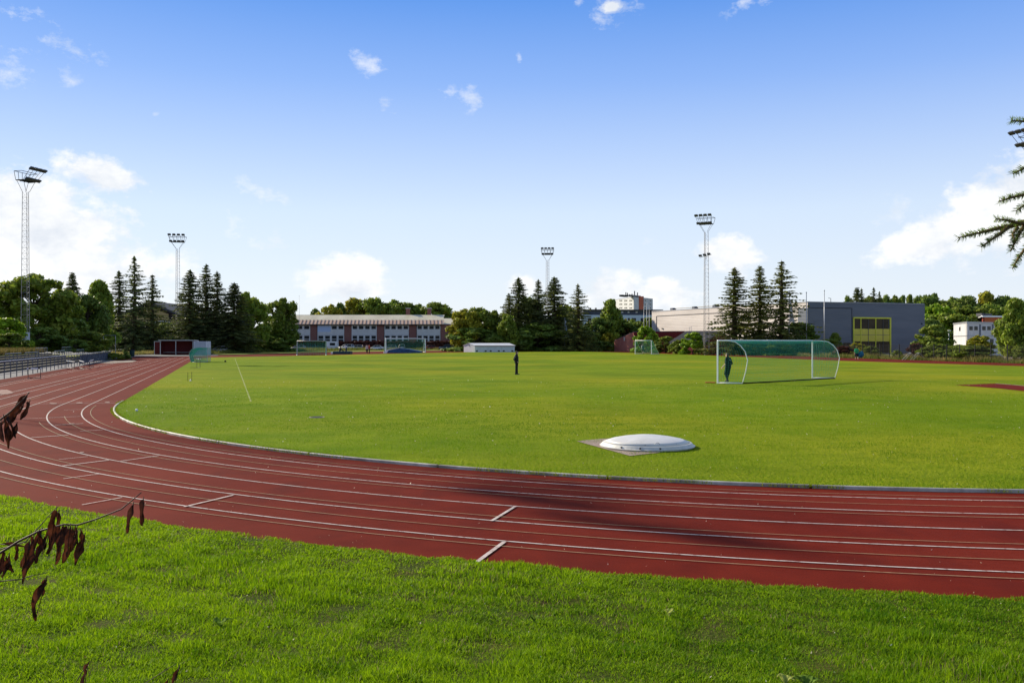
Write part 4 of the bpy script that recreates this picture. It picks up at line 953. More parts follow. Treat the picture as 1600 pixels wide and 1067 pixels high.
for px, Y, kind, pt, yaw, lb in [
    (219, 236, 'suv', PD, .1, 'dark estate car parked left of the red shelter'), (237, 243, 'hatch', PS, 3.2, 'silver car nosing out behind the dark estate car left of the shelter'),
    (204, 250, 'hatch', PW, .3, 'white car at the far left end of the car row under the spruces'),
    (343, 196, 'hatch', PW, 3.1, 'white hatchback behind the spruce trunks right of the shelter'), (357, 204, 'hatch', PD, 3.0, 'black hatchback partly behind the white one right of the shelter'),
    (466, 262, 'hatch', PS, 3.0, 'silver car showing past the left post of the grey goal'), (482, 266, 'suv', PB, 3.2, 'blue-grey car seen through the left half of the grey goal net'),
    (500, 266, 'hatch', PB, 3.1, 'dark blue car seen through the right half of the grey goal net'), (541, 262, 'suv', PW, 2.9, 'white estate car right of the caravan'),
    (556, 276, 'hatch', PS, 3.2, 'silver car half hidden right of the white estate car'), (571, 280, 'hatch', PR, 1.7, 'dark red car seen end-on behind the two standing people'),
    (588, 255, 'sedan', PW, 3.15, 'white saloon car left of the mat-filled goal'), (609, 268, 'hatch', PS, 3.1, 'pale grey car through the left end of the mat-filled goal'),
    (628, 262, 'suv', PS, 1.7, 'silver estate car seen end-on through the middle of the mat-filled goal'), (677, 276, 'hatch', PR, .1, 'reddish car in shadow right of the mat-filled goal'),
    (698, 262, 'suv', PB, 3.1, 'dark blue estate car beneath the round yellow-green trees'), (762, 262, 'hatch', PS, 3.1, 'pale car glimpsed just above the long white shed')]:
    make_car('parked_car', lb, 'car', (XW(px, Y), Y), yaw, pt, kind)
make_car('parked_van', 'white van parked before the white modular building', 'van', (XW(1499, 148), 148), .5, PW, 'suv', group=None)
def caravan():
    Y = 258.0; O = Vector((XW(509, Y), Y, -.045)); o = empty('caravan', O, 'white caravan with dark rear window parked between the cars', 'caravan'); w = XW(527, Y) - O.x; h = ZW(533.0, Y)
    MB().prism([(.05, 0, .45), (w - .05, 0, .45), (w, 0, 1.2), (w - .08, 0, h), (.25, 0, h + .02), (0, 0, h - .5), (0, 0, .9)], (0, 1, 0), 2.2).build('body', PW, o, bevel=.1)
    MB().box((w * .58, -.03, h * .68), (w * .45, .05, .75)).build('window', 'glass', o, bevel=.02)
    MB().box((w / 2, -.05, .95), (w * .98, .04, .06)).build('trim', 'galv', o)
    for sx in (.12, .88): MB().box((w * sx, -.04, .72), (.26, .05, .16)).build('tail_light', 'red_lens', o)
    for sy in (.2, 2.0): MB().tube([(w * .5, sy - .12, .33), (w * .5, sy + .12, .33)], .32, 16).build('wheel', 'tyre', o)
    MB().box((w / 2, 1.1, .42), (w * .9, 1.8, .1)).build('chassis', 'dark_steel', o)
    MB().tube([(w, 1.1, .45), (w + 1.1, 1.1, .45)], .06, 6).build('drawbar', 'dark_steel', o)
caravan()
# ------------------------------------------------------------------ mesh fence on the right
def fence():
    pts = [G(*p) for p in [(905, 546.4), (960, 546.8), (1060, 548.9), (1155, 552.2), (1300, 557.4), (1400, 561.0), (1500, 564.2), (1600, 567.0), (1760, 571.5)]]
    o = empty('mesh_fence', pts[4], 'dark wire mesh fence with thin black posts along the far track edge', 'fence'); O = o.location.copy()
    d = [0]
    for a, b in zip(pts, pts[1:]): d.append(d[-1] + (b - a).length)
    def at(s):
        for i in range(len(pts) - 1):
            if s <= d[i + 1]: return pts[i].lerp(pts[i + 1], (s - d[i]) / (d[i + 1] - d[i]))
        return pts[-1]
    n = 74
    for i in range(n + 1): q = at(d[-1] * i / n) - O; MB().box(q + Vector((0, 0, 1.05)), (.09, .09, 2.2)).build('post', 'dark_steel', o)
    mb = MB(); N = 2600
    for i in range(N): q = at(d[-1] * i / N) - O; mb.tube([q + Vector((0, 0, .05)), q + Vector((0, 0, 2.0))], .0035, 3, cap=False)
    for z in np.linspace(.06, 2.0, 11):
        mb.tube([at(d[-1] * i / n) - O + Vector((0, 0, z)) for i in range(n + 1)], .005, 3, cap=False)
    mb.build('wire_mesh', 'dark_steel', o)
fence()

# ------------------------------------------------------------------ trees
def leafmat(nm, c1, c2, c3=None, tr=.35, rnd=.12, sc_=.5):
    m = mat(nm, c1, c2, sc_, .55, .25, translucent=tr, rnd=rnd, detail=3, attr='tint'); return m
M['leaf'] = leafmat('summer_leaf', (0.125, 0.198, 0.021), (0.275, 0.342, 0.030))
M['leaf_dark'] = leafmat('dark_leaf', (0.093, 0.162, 0.028), (0.216, 0.295, 0.041))
M['leaf_yellow'] = leafmat('turning_leaf', (0.206, 0.233, 0.016), (0.428, 0.381, 0.030))
M['leaf_olive'] = leafmat('olive_leaf', (0.119, 0.181, 0.020), (0.243, 0.292, 0.033))
M['leaf_lime'] = leafmat('lime_leaf', (0.164, 0.289, 0.015), (0.299, 0.441, 0.019))
M['leaf_brown'] = leafmat('brown_red_leaf', (0.069, 0.023, 0.018), (0.132, 0.048, 0.029), tr=.25)
M['leaf_autumn'] = leafmat('autumn_leaf', (0.233, 0.129, 0.023), (0.366, 0.173, 0.031))
M['needle'] = leafmat('spruce_needles', (0.054, 0.080, 0.027), (0.147, 0.166, 0.038), tr=.28, sc_=.35)
M['needle_green'] = leafmat('green_spruce_needles', (0.083, 0.112, 0.022), (0.201, 0.203, 0.035), tr=.32, sc_=.35)
def quads_from(C, A, B):                  # centres, half-axis vectors -> quad verts
    return np.stack([C - A - B, C + A - B * .3, C + A * .2 + B, C - A * .9 + B * .5], 1).reshape(-1, 3)
def rand_dirs(r, n):
    v = r.normal(size=(n, 3)); return v / np.linalg.norm(v, axis=1, keepdims=True)
def crown_mesh(seed, nclump=34, per=300, leaf=.020, shape='round', zb=.16):
    """crown in a 1 x 1 x 1 box (height 1 from the ground, width 1): leaf quads over clumps of differing size"""
    r = np.random.default_rng(seed); C = []; S = []
    for i in range(nclump):
        f = (i + .5) / nclump; z = zb + (1 - zb) * (r.random() ** .85)
        t = (z - zb) / (1 - zb)
        if shape == 'round': R = .47 * math.sqrt(max(0, 1 - (2 * t - .92) ** 2)) + .02
        elif shape == 'tall': R = .46 * (1 - t) ** .55 * min(1, .5 + 2.5 * t) + .02
        elif shape == 'bush': R = .5 * math.sqrt(max(.02, 1 - t ** 2.2))
        else: R = .46 * math.sin(min(1, t * 1.15 + .12) * math.pi) ** .6
        a = r.random() * 6.283; q = R * (r.random() ** .45)
        s = (.045 + .075 * r.random() ** 1.5) * (1.25 - .4 * t); q = min(q, max(0, R - s * .55))
        C.append((q * math.cos(a), q * math.sin(a), min(z, 1 - s * .75))); S.append(s)
    C = np.array(C); S = np.array(S)
    cnt = np.maximum(60, (per * (S / S.mean()) ** 2)).astype(int); idx = np.repeat(np.arange(nclump), cnt); n = len(idx)
    d = rand_dirs(r, n); rad = S[idx] * (.40 + .85 * r.random(n) ** .7); d[:, 2] *= .8
    # ragged: drop a share by direction-based noise, add strays
    P = C[idx] + d * rad[:, None] + r.normal(size=(n, 3)) * .008
    P[:, 2] = np.maximum(P[:, 2], .01)
    nrm = d + r.normal(size=(n, 3)) * .7; nrm /= np.linalg.norm(nrm, axis=1, keepdims=True)
    t1 = np.cross(nrm, rand_dirs(r, n)); t1 /= np.linalg.norm(t1, axis=1, keepdims=True) + 1e-9; t2 = np.cross(nrm, t1)
    sz = leaf * (.55 + .9 * r.random(n)); V = quads_from(P, t1 * sz[:, None] * .6, t2 * sz[:, None])
    i = np.arange(n) * 4; tint = (.6 + .8 * r.random(n))[:, None] * np.array([[1, 1, 1]]) * (1 + .25 * (r.random((nclump, 1))[idx] - .5)); tint[:, 0] *= 1 + .3 * (r.random(n) - .4)
    return np_mesh('crown', V, [np.stack([i, i + 1, i + 2, i + 3], 1)], np.repeat(tint, 4, 0)), C, S
def trunk_mesh(seed, C, top=.62, r0=.028):
    r = random.Random(seed); mb = MB(); n = 9
    pts = [(.012 * math.sin(i * 1.3 + seed), .012 * math.cos(i * 1.1 + seed), top * i / (n - 1)) for i in range(n)]
    mb.tube(pts, [r0 * (1.25 if i == 0 else 1) * (1 - .8 * i / (n - 1)) + .003 for i in range(n)], 7)
    for k in range(0, len(C), 2):
        c = C[k]; z0 = min(top * .95, max(.14, c[2] - .18)); mb.tube([(0, 0, z0), (c[0] * .45, c[1] * .45, z0 + (c[2] - z0) * .6), tuple(c)], [.010, .006, .002], 5, cap=False)
    me = bpy.data.meshes.new('trunk'); me.from_pydata([tuple(v) for v in mb.v], [], mb.f); smooth(me); return me
def spruce_mesh(seed, H=18.0, R=3.4, dense=1.0, gap=.0):
    r = np.random.default_rng(seed); P = []; A = []; B = []; mb = MB()
    z = H * .03 + .2
    mb.tube([(0, 0, 0), (.03, .02, H * .5), (0, 0, H * .985)], [H * .0125, H * .008, .02], 7)
    while z < H - .25:
        t = z / H; nb = int(7 + 2 * r.random())
        prof = (1 - t) ** .82 * (.86 + .14 * math.sin(t * 25 + seed)) * min(1, .72 + t * 2.2)
        for b in range(nb):
            L = R * prof * (.62 + .48 * r.random()) + .10
            if r.random() < gap * min(1, t * 1.5): L *= .35
            a = 6.283 * (b + r.random()) / nb; ca, sa = math.cos(a), math.sin(a)
            droop = (.10 + .55 * (1 - t)) * (.8 + .4 * r.random()); st = max(.10, .20 / dense); s = .12 * L + .05
            zz = z + r.normal() * .12
            def pt(q): f = q / max(L, .01); return np.array([ca * q, sa * q, zz + (.25 * f * (t > .6) - droop * (f ** 1.2) + .34 * droop * f ** 3) * L * .75])
            if L > .7: mb.tube([tuple(pt(0)), tuple(pt(L * .5)), tuple(pt(L * .95))], [.045 * (1 - t) + .012, .02, .006], 3, cap=False)
            while s <= L:
                f = s / L; p = pt(s); lat = np.array([-sa, ca, 0]); ax = pt(s) - pt(s - .1); ax /= np.linalg.norm(ax) + 1e-9
                l = (.20 + .34 * L * .3 * (1.1 - f)) * (.7 + .6 * r.random()); 
                for sg in (-1, 1):
                    dr = (lat * sg * .8 + ax * .55 + np.array([0, 0, -.28 - .2 * r.random()])); dr /= np.linalg.norm(dr)
                    up = np.cross(dr, np.array([r.normal() * .4, r.normal() * .4, 1])); up /= np.linalg.norm(up) + 1e-9
                    P.append(p + dr * l * .5); A.append(dr * l * .56); B.append((up * .6 + np.array([0, 0, .6])) * (.075 + .06 * r.random()))
                hl = (.20 + .30 * (1 - t)) * (.5 + .9 * r.random()); P.append(p + np.array([r.normal() * .04, r.normal() * .04, -hl * .45])); A.append((ax * .5 + lat * r.normal() * .5) * .15); B.append(np.array([0, 0, hl * .5]))
                s += st
        z += (.30 + .26 * (1 - t)) / dense ** .5 * (.8 + .4 * r.random())
    for q in range(5): P.append(np.array([0, 0, H - .12 * q - .05])); A.append(np.array([.06 + .03 * q, 0, 0])); B.append(np.array([0, 0, .12]))
    P, A, B = np.array(P, dtype=float), np.array(A, dtype=float), np.array(B, dtype=float); n = len(P)
    V = np.stack([P - A - B * .6, P + A - B * .35, P + A * .9 + B * .35, P - A + B], 1).reshape(-1, 3); i = np.arange(n) * 4
    tint = (.7 + .6 * r.random(n))[:, None] * np.ones((1, 3)); rad = np.hypot(P[:, 0], P[:, 1])
    me = np_mesh('spruce_crown', V, [np.stack([i, i + 1, i + 2, i + 3], 1)], np.repeat(tint, 4, 0))
    tm = bpy.data.meshes.new('spruce_trunk'); tm.from_pydata([tuple(v) for v in mb.v], [], mb.f); smooth(tm)
    return me, tm
gb_, gw_ = 'trees rising behind the brick school', 'wooded rise behind the grey hall'
DEC = []
for s_, shp, nc, per, lf, zb in [(1, 'round', 40, 330, .026, .10), (2, 'round', 44, 300, .024, .12), (3, 'tall', 40, 300, .024, .10), (4, 'bush', 30, 330, .030, .05), (5, 'bush', 26, 380, .034, .04), (6, 'round', 30, 260, .024, .20), (7, 'tall', 34, 240, .024, .14)]:
    cm, C, S = crown_mesh(s_, int(nc * 2.3), int(per * .40), lf * 1.12, shp, zb); DEC.append((cm, trunk_mesh(s_, C, .62 if shp != 'bush' else .4)))
SPR = [(spruce_mesh(11, dense=1.15), 3.4), (spruce_mesh(12, R=3.0, dense=.95, gap=.18), 3.0), (spruce_mesh(13, R=3.2, dense=.80, gap=.35), 3.2), (spruce_mesh(14, R=4.2, dense=1.3), 4.2), (spruce_mesh(15, R=3.6, dense=1.0, gap=.12), 3.6)]
def setmat(o, m):
    if not o.data.materials: o.data.materials.append(M['leaf'])
    o.material_slots[0].link = 'OBJECT'; o.material_slots[0].material = M[m]
def tree(v, px, top, w, Y, m, label, cat='tree', name='leafy_tree', group=None, trunk='trunk', base=0.0, depth=1.0):
    w = w * (1.6 if group in (gb_, gw_) else 1.12)
    h = ZW(top, Y) - base; wd = w * Y / F; x = XW(px, Y)
    o = empty(name, (x, Y, base - .03), label, cat, group); o.rotation_euler = (0, 0, random.random() * 6.28)
    c = bpy.data.objects.new('crown', DEC[v][0]); COL.objects.link(c); c.parent = o; c.scale = (wd, wd * depth, h * 1.0); setmat(c, m)
    t = bpy.data.objects.new('trunk', DEC[v][1]); COL.objects.link(t); t.parent = o; t.scale = (wd, wd, h); setmat(t, trunk)
    return o
def spruce(v, px, top, w, Y, label, m='needle', group=None, base=0.0):
    w = w * (2.2 if group == gw_ else 1.2)
    h = ZW(top, Y) - base; (cm, tm), R = SPR[v]; wd = w * Y / F; s = wd / (2 * R * .62)
    o = empty('spruce_tree', (XW(px, Y), Y, base - .03), label, 'spruce', group); o.rotation_euler = (0, 0, random.random() * 6.28)
    c = bpy.data.objects.new('crown', cm); COL.objects.link(c); c.parent = o; c.scale = (s, s, h / 18); setmat(c, m)
    t = bpy.data.objects.new('trunk', tm); COL.objects.link(t); t.parent = o; t.scale = (s, s, h / 18); setmat(t, 'trunk'); return o
gl = 'trees behind the left stand'
tree(0, 52, 430, 118, 134, 'leaf_olive', 'big broad olive-green tree behind the leftmost floodlight mast', group=gl, base=1.0)
tree(1, -8, 452, 70, 140, 'leaf_yellow', 'yellowing tree cut by the left edge of the picture', group=gl, base=1.0)
tree(5, 96, 455, 70, 146, 'leaf', 'green tree filling the gap between the big olive tree and the first spruce', group=gl, base=1.0)
spruce(3, 113, 424, 46, 152, 'lone dense spruce standing behind the leafy trees, first from the left', base=1.0)
tree(2, 156, 440, 66, 158, 'leaf', 'yellow-topped leafy tree just left of the trio of thin spruces', group=gl, base=.6)
tree(1, 136, 462, 56, 150, 'leaf_dark', 'lower dark leafy tree below the lone dense spruce', group=gl, base=1.0)
tree(4, 108, 498, 84, 140, 'leaf_dark', 'very dark wide shrub behind the leftmost crush barriers', 'shrub', 'shrub', gl, base=1.1)
tree(3, 62, 512, 74, 128, 'leaf_dark', 'dark shrub right behind the grey cabinet', 'shrub', 'shrub', gl, base=1.2)
tree(3, 10, 498, 60, 120, 'leaf_lime', 'bright green shrub at the left edge above the terrace', 'shrub', 'shrub', gl, base=1.2)
tree(4, 14, 520, 56, 114, 'leaf_olive', 'low brownish shrub at the left edge before the bright green one', 'shrub', 'shrub', gl, base=1.2)
tree(3, 142, 519, 56, 134, 'leaf_olive', 'rounded olive bush at the far end of the terrace', 'shrub', 'shrub', gl, base=.9)
tree(4, 118, 530, 40, 128, 'leaf_dark', 'small dark bush in front of the rounded olive bush', 'shrub', 'shrub', gl, base=1.1)
tree(4, 178, 551, 26, 122, 'leaf_olive', 'low scrubby bush past the end of the railing', 'shrub', 'shrub', gl)
tree(3, 196, 549, 16, 126, 'leaf_dark', 'small low bush beside the green waste bin', 'shrub', 'shrub', gl)
gs = 'spruces at the far left end of the field'
spruce(1, 186, 423, 52, 192, 'left one of the three thin spruces left of the shelter', group=gs)
spruce(2, 210, 400, 56, 188, 'tallest and sparsest spruce, middle one left of the shelter', group=gs)
spruce(2, 238, 427, 54, 190, 'right one of the three thin spruces, before the tan gable', group=gs)
tree(1, 172, 490, 50, 200, 'leaf_dark', 'dark leafy tree low between the first thin spruces', group=gl)
tree(1, 226, 503, 60, 206, 'leaf_dark', 'dark leafy tree below the tan gable', group=gl)
tree(4, 200, 512, 60, 202, 'leaf_dark', 'dark shrub mass under the three thin spruces', 'shrub', 'shrub', gl)
tree(1, 262, 506, 50, 205, 'leaf_dark', 'dark low tree behind the roof of the red shelter', group=gl)
spruce(0, 297, 421, 62, 196, 'broad spruce right beside the slim floodlight mast', group=gs)
spruce(1, 322, 412, 50, 199, 'tallest spruce of the group right of the shelter', group=gs)
spruce(4, 339, 423, 50, 201, 'third spruce of the group right of the shelter', group=gs)
spruce(3, 366, 441, 68, 197, 'short dense blackish spruce at the right of its group', group=gs)
tree(1, 318, 494, 84, 205, 'leaf_dark', 'dark undergrowth tree between the spruces right of the shelter', group=gl)
tree(1, 394, 467, 52, 214, 'leaf', 'fresh green tree right behind the short dense spruce', group=gl)
tree(2, 384, 458, 40, 212, 'leaf', 'narrow green tree touching the short dense spruce', group=gl)
tree(4, 386, 512, 60, 216, 'leaf_dark', 'dark shrub below the fresh green tree', 'shrub', 'shrub', gl)
tree(5, 441, 467, 54, 224, 'leaf_olive', 'airy olive-brown tree hiding the left end of the brick school', group=gl)
tree(1, 434, 492, 58, 226, 'leaf_dark', 'darker tree low behind the airy olive-brown one', group=gl)
tree(4, 432, 520, 70, 222, 'leaf_dark', 'dark shrub at the foot of the airy olive-brown tree', 'shrub', 'shrub', gl)
gb = 'trees rising behind the brick school'
for v, px, top, w, m, lb in [(6, 493, 483, 20, 'leaf_dark', 'small dark flat-topped pine just above the school roof'), (0, 518, 477, 34, 'leaf_yellow', 'yellow tree above the school roof, furthest left of the yellow ones'),
        (6, 532, 474, 20, 'leaf_dark', 'dark narrow pine between the two yellow trees'), (2, 554, 467, 42, 'leaf_yellow', 'tallest yellow-green tree above the school roof'),
        (1, 581, 467, 38, 'leaf', 'tall green crown right of the tallest yellow-green tree'), (2, 594, 481, 18, 'leaf_lime', 'small lime tree poking over the school roof'),
        (0, 616, 470, 42, 'leaf', 'wide green crown left of the first roof chimney'), (1, 640, 475, 26, 'leaf', 'green crown between the two roof chimneys, left one'),
        (0, 655, 476, 28, 'leaf', 'green crown just left of the second roof chimney'), (1, 681, 474, 40, 'leaf', 'wide green crown at the right end of the school roof'), (0, 702, 489, 24, 'leaf_dark', 'small dark crown above the low school wing')]:
    tree(v, px, top, w, 345 + (px % 7) * 3, m, lb, group=gb)
gm = 'leafy trees in the middle background'
tree(0, 726, 484, 52, 232, 'leaf_yellow', 'round yellow-green tree at the right end of the school', group=gm)
tree(1, 748, 482, 54, 235, 'leaf_olive', 'round green tree behind the long white shed', group=gm)
tree(5, 772, 486, 46, 238, 'leaf_olive', 'pale brownish tree between the round tree and the spruces', group=gm)
tree(4, 742, 512, 90, 229, 'leaf_dark', 'dark shrub behind the long white shed', 'shrub', 'shrub', gm)
gc = 'spruces at the centre of the far side'
spruce(4, 795, 458, 40, 232, 'lower spruce leaning out at the left of the central group', 'needle_green', gc)
spruce(0, 810, 433, 56, 236, 'tall pointed spruce above the long white shed', 'needle', gc)
spruce(4, 841, 436, 42, 240, 'narrow spruce left of the distant floodlight mast', 'needle', gc)
spruce(3, 866, 432, 66, 236, 'broadest spruce of the central group, right of the mast', 'needle', gc)
spruce(2, 903, 443, 52, 226, 'lone open spruce at the right of the central group', 'needle_green', gc)
tree(1, 827, 466, 50, 243, 'leaf_dark', 'dark leafy crown squeezed between the first two central spruces', group=gm)
tree(1, 884, 478, 46, 246, 'leaf_olive', 'olive crown between the broadest and the lone open spruce', group=gm)
tree(2, 792, 492, 44, 226, 'leaf', 'low green tree above the right end of the white shed', group=gm)
tree(4, 840, 505, 96, 232, 'leaf_dark', 'blackish shrub mass under the central spruces', 'shrub', 'shrub', gm)
tree(4, 905, 512, 60, 236, 'leaf_dark', 'dark shrub under the lone open spruce', 'shrub', 'shrub', gm)
tree(2, 955, 469, 50, 252, 'leaf', 'tall birch-like tree before the office block', group=gm, trunk='birch_bark')
tree(1, 936, 497, 46, 250, 'leaf_dark', 'dark round tree left below the tall birch-like tree', group=gm)
tree(1, 972, 500, 46, 256, 'leaf_dark', 'dark round tree right below the tall birch-like tree', group=gm)
tree(0, 988, 500, 46, 262, 'leaf_olive', 'tree turning orange between the birch-like tree and the white hall', group=gm)
tree(0, 978, 499, 20, 258, 'leaf_autumn', 'small orange-topped crown beside the birch-like tree', group=gm)
tree(1, 1014, 497, 26, 252, 'leaf', 'green tree tucked against the left end of the white hall', group=gm)
gf = 'bushes along the mesh fence'
for v, px, top, w, Y, m, lb in [(3, 920, 526, 34, 250, 'leaf', 'green bush behind the fence under the lone open spruce'), (4, 950, 519, 26, 246, 'leaf_yellow', 'yellow-green bush behind the walking couple'), (3, 975, 530, 40, 232, 'leaf_olive', 'olive bush in front of the pinkish annexe'),
        (4, 1010, 510, 40, 206, 'leaf_lime', 'bright green bush hiding the joint of annexe and white hall'), (3, 1040, 526, 40, 196, 'leaf_olive', 'olive bush left of the barn eaves'), (4, 1060, 531, 30, 180, 'leaf_olive', 'low olive bush behind the small goal'),
        (3, 1083, 520, 40, 172, 'leaf_lime', 'bright green bush in front of the dark barn roof'), (4, 940, 533, 40, 240, 'leaf_dark', 'dark low bush behind the fence left of the annexe'),
        (3, 1250, 505, 56, 168, 'leaf_dark', 'dark round tree between the right spruces and the bare flagpoles'), (3, 1180, 530, 60, 164, 'leaf_olive', 'olive bush behind the big goal below the right spruces'), (4, 1215, 534, 50, 160, 'leaf', 'green bush behind the big goal below the tallest right spruce'),
        (4, 1290, 530, 56, 158, 'leaf_olive', 'olive bush before the grey hall wall left of the yellow window'), (6, 1305, 520, 26, 160, 'leaf_olive', 'thin airy sapling before the grey hall wall'), (4, 1338, 536, 40, 146, 'leaf_yellow', 'yellowish scrub in front of the yellow window'),
        (4, 1318, 540, 34, 142, 'leaf_brown', 'brownish scrub just left of the person in green'), (3, 1360, 541, 30, 140, 'leaf_olive', 'small olive bush right of the person in green'), (4, 1402, 547, 18, 134, 'leaf', 'tiny green bush before the right half of the hall'),
        (3, 1458, 509, 58, 130, 'leaf_olive', 'round bush at the right corner of the grey hall'), (4, 1432, 536, 30, 128, 'leaf_brown', 'reddish-brown bush below the dark round one'), (4, 1462, 536, 50, 122, 'leaf_olive', 'olive fence bush left of the white van'),
        (3, 1496, 539, 46, 119, 'leaf', 'green fence bush below the white van'), (4, 1529, 524, 46, 116, 'leaf_yellow', 'tall yellow-green fence bush before the modular building'), (3, 1520, 540, 64, 115, 'leaf_olive', 'wide olive fence bush below the yellow-green one'),
        (3, 1594, 543, 26, 112, 'leaf_olive', 'thin bush at the right edge behind the fence')]:
    tree(v, px, top, w, Y, m, lb, 'bush' if w < 60 and v in (3, 4) else 'tree', 'bush' if v in (3, 4) else 'leafy_tree', gf)
gr_ = 'three spruces before the white hall'
spruce(1, 1148, 417, 72, 166, 'left one of the three big spruces before the white hall', 'needle_green', gr_)
spruce(4, 1187, 414, 62, 168, 'middle one of the three big spruces before the white hall', 'needle_green', gr_)
spruce(2, 1221, 405, 76, 164, 'right and tallest of the three big spruces before the white hall', 'needle_green', gr_)
gw = 'wooded rise behind the grey hall'
spruce(3, 1339, 448, 22, 262, 'dark conifer showing above the hall roof, leftmost pair', 'needle', gw)
spruce(2, 1346, 450, 18, 266, 'second dark conifer touching the first one above the hall roof', 'needle', gw)
spruce(2, 1365, 449, 20, 262, 'open conifer above the hall roof over the yellow window', 'needle', gw)
spruce(1, 1374, 455, 12, 266, 'short conifer tip right of the open conifer', 'needle', gw)
for i, (v, px, top, w, m) in enumerate([(1, 1325, 464, 14, 'leaf_dark'), (0, 1358, 464, 30, 'leaf_olive'), (1, 1383, 463, 22, 'leaf_dark'), (0, 1398, 463, 22, 'leaf_olive'), (2, 1411, 463, 16, 'leaf_dark'), (2, 1422, 462, 18, 'leaf_olive'), (1, 1434, 464, 18, 'leaf_dark')]):
    tree(v, px, top, w, 268 + i * 2, m, ['small dark crown at the left end of the hall roofline trees', 'olive crown below the conifers on the hall roofline', 'dark crown right of the conifers on the hall roofline', 'olive crown above the right side of the yellow window', 'pointed dark crown on the hall roofline', 'pointed olive crown on the hall roofline', 'dark crown near the right corner of the hall roof'][i], group=gw)
for i, (v, px, top, w, Y, m, lb) in enumerate([(1, 1452, 463, 34, 262, 'leaf_dark', 'dark crown just right of the hall corner'), (0, 1462, 476, 40, 240, 'leaf_lime', 'light green crown low at the hall corner'), (2, 1460, 460, 22, 268, 'leaf_dark', 'pointed dark tree behind the hall corner'),
        (0, 1488, 466, 36, 258, 'leaf_olive', 'olive crown above the left end of the modular building'), (1, 1480, 490, 60, 236, 'leaf', 'broad green crown beside the left end of the modular building'), (1, 1510, 464, 36, 262, 'leaf_dark', 'dark crown high above the modular building'),
        (0, 1512, 478, 50, 242, 'leaf_olive', 'rounded olive crown above the modular building'), (2, 1540, 457, 34, 264, 'leaf_yellow', 'tallest yellow-green tree of the wooded rise'), (0, 1546, 474, 44, 246, 'leaf', 'green crown above the orange building'),
        (1, 1566, 464, 30, 262, 'leaf_dark', 'dark crown above the right end of the orange building'), (1, 1592, 470, 40, 256, 'leaf_dark', 'dark crown at the right edge behind the big lime tree'), (4, 1470, 515, 60, 232, 'leaf_dark', 'dark thicket left of the modular building'), (3, 1450, 500, 40, 226, 'leaf_dark', 'dark thicket hard against the hall corner')]):
    tree(v, px, top, w, Y, m, lb, group=gw)
tree(2, 1587, 467, 56, 140, 'leaf', 'big round green tree turning yellow at the right edge', depth=1.0)
tree(0, 1589, 486, 58, 141, 'leaf_olive', 'lower olive half-crown joined to the big round tree at the right edge')

# ------------------------------------------------------------------ hedges, weeds
def hedge(nm, x0, x1, top, Y0, Y1, dz, m, label, n=26000, leaf=.16):
    r = np.random.default_rng(len(label)); a = np.array([XW(x0, Y0), Y0]); b = np.array([XW(x1, Y1), Y1]); t = r.random(n)
    P = np.zeros((n, 3)); P[:, :2] = a + (b - a) * t[:, None] + r.normal(size=(n, 2)) * dz * .4
    H = ZW(top, (Y0 + Y1) / 2) * (.86 + .22 * vnoise(t * 60, t * 0, 1.0, 3)); P[:, 2] = H * (1 - r.random(n) ** 1.6) 
    nr = rand_dirs(r, n); t1 = np.cross(nr, rand_dirs(r, n)); t2 = np.cross(nr, t1); V = quads_from(P, t1 * leaf * .7, t2 * leaf); i = np.arange(n) * 4
    me = np_mesh(nm, V, [np.stack([i, i + 1, i + 2, i + 3], 1)], np.repeat((.7 + .6 * r.random(n))[:, None] * np.ones((1, 3)), 4, 0)); return tag(link(nm, me, m), label, 'hedge')
hedge('hedge', 436, 715, 533.6, 292, 292, 1.0, 'leaf_brown', 'long dark reddish hedge between the parked cars and the brick school', 30000, .28)
hedge('hedge', 715, 800, 534, 262, 250, 1.2, 'leaf_dark', 'dark green hedge behind the long white shed', 14000, .26)
hedge('hedge', 380, 450, 536, 236, 250, 1.0, 'leaf_dark', 'dark hedge left of the grey goal behind the track', 12000, .24)
hedge('hedge', 240, 262, 528, 215, 215, 1.0, 'leaf_dark', 'short dark hedge left behind the red shelter', 5000, .2)
def weeds(nm, pts, n, w0, w1, h0, h1, c0, c1, bw=.05, seed=0, fmin=.35):
    r = np.random.default_rng(seed); P = [np.array(g2(*p)) for p in pts]; d = np.concatenate([[0], np.cumsum([np.linalg.norm(b - a) for a, b in zip(P, P[1:])])])
    s = r.random(n) * d[-1]; k = np.clip(np.searchsorted(d, s) - 1, 0, len(P) - 2); f = (s - d[k]) / (d[k + 1] - d[k]); PA = np.array(P)
    q = PA[k] * (1 - f[:, None]) + PA[k + 1] * f[:, None]; t = PA[k + 1] - PA[k]; t /= np.linalg.norm(t, axis=1, keepdims=True); nn = np.stack([-t[:, 1], t[:, 0]], 1)
    nn *= np.sign(nn[:, 1:2]) ; q = q + nn * (w0 + (w1 - w0) * r.random(n))[:, None]
    v = vnoise(q[:, 0], q[:, 1], .35, seed + 1); keep = r.random(n) < np.clip(v * 1.8, fmin, 1); q = q[keep]; v = v[keep]; n = len(q)
    col = lerp(c0, c1, np.clip(vnoise(q[:, 0], q[:, 1], .5, seed + 2) * .8 + r.random(n) * .4, 0, 1))
    me = blades(nm, q[:, 0], q[:, 1], np.full(n, -.08), (h0 + (h1 - h0) * r.random(n) * v * 1.6), bw * (.6 + .8 * r.random(n)), .1 + .5 * r.random(n), col)
    return tag(link(nm, me, 'blade'), kind='stuff')
fl_ = [(905, 547.2), (960, 547.4), (1030, 548.6), (1100, 550.5), (1200, 554.3), (1300, 558.4), (1450, 563.1), (1600, 567.8), (1760, 574)]
weeds('fence_weeds', fl_, 52000, .3, 4.5, .15, .85, (.09, .11, .015), (.34, .26, .10), .05, 41)
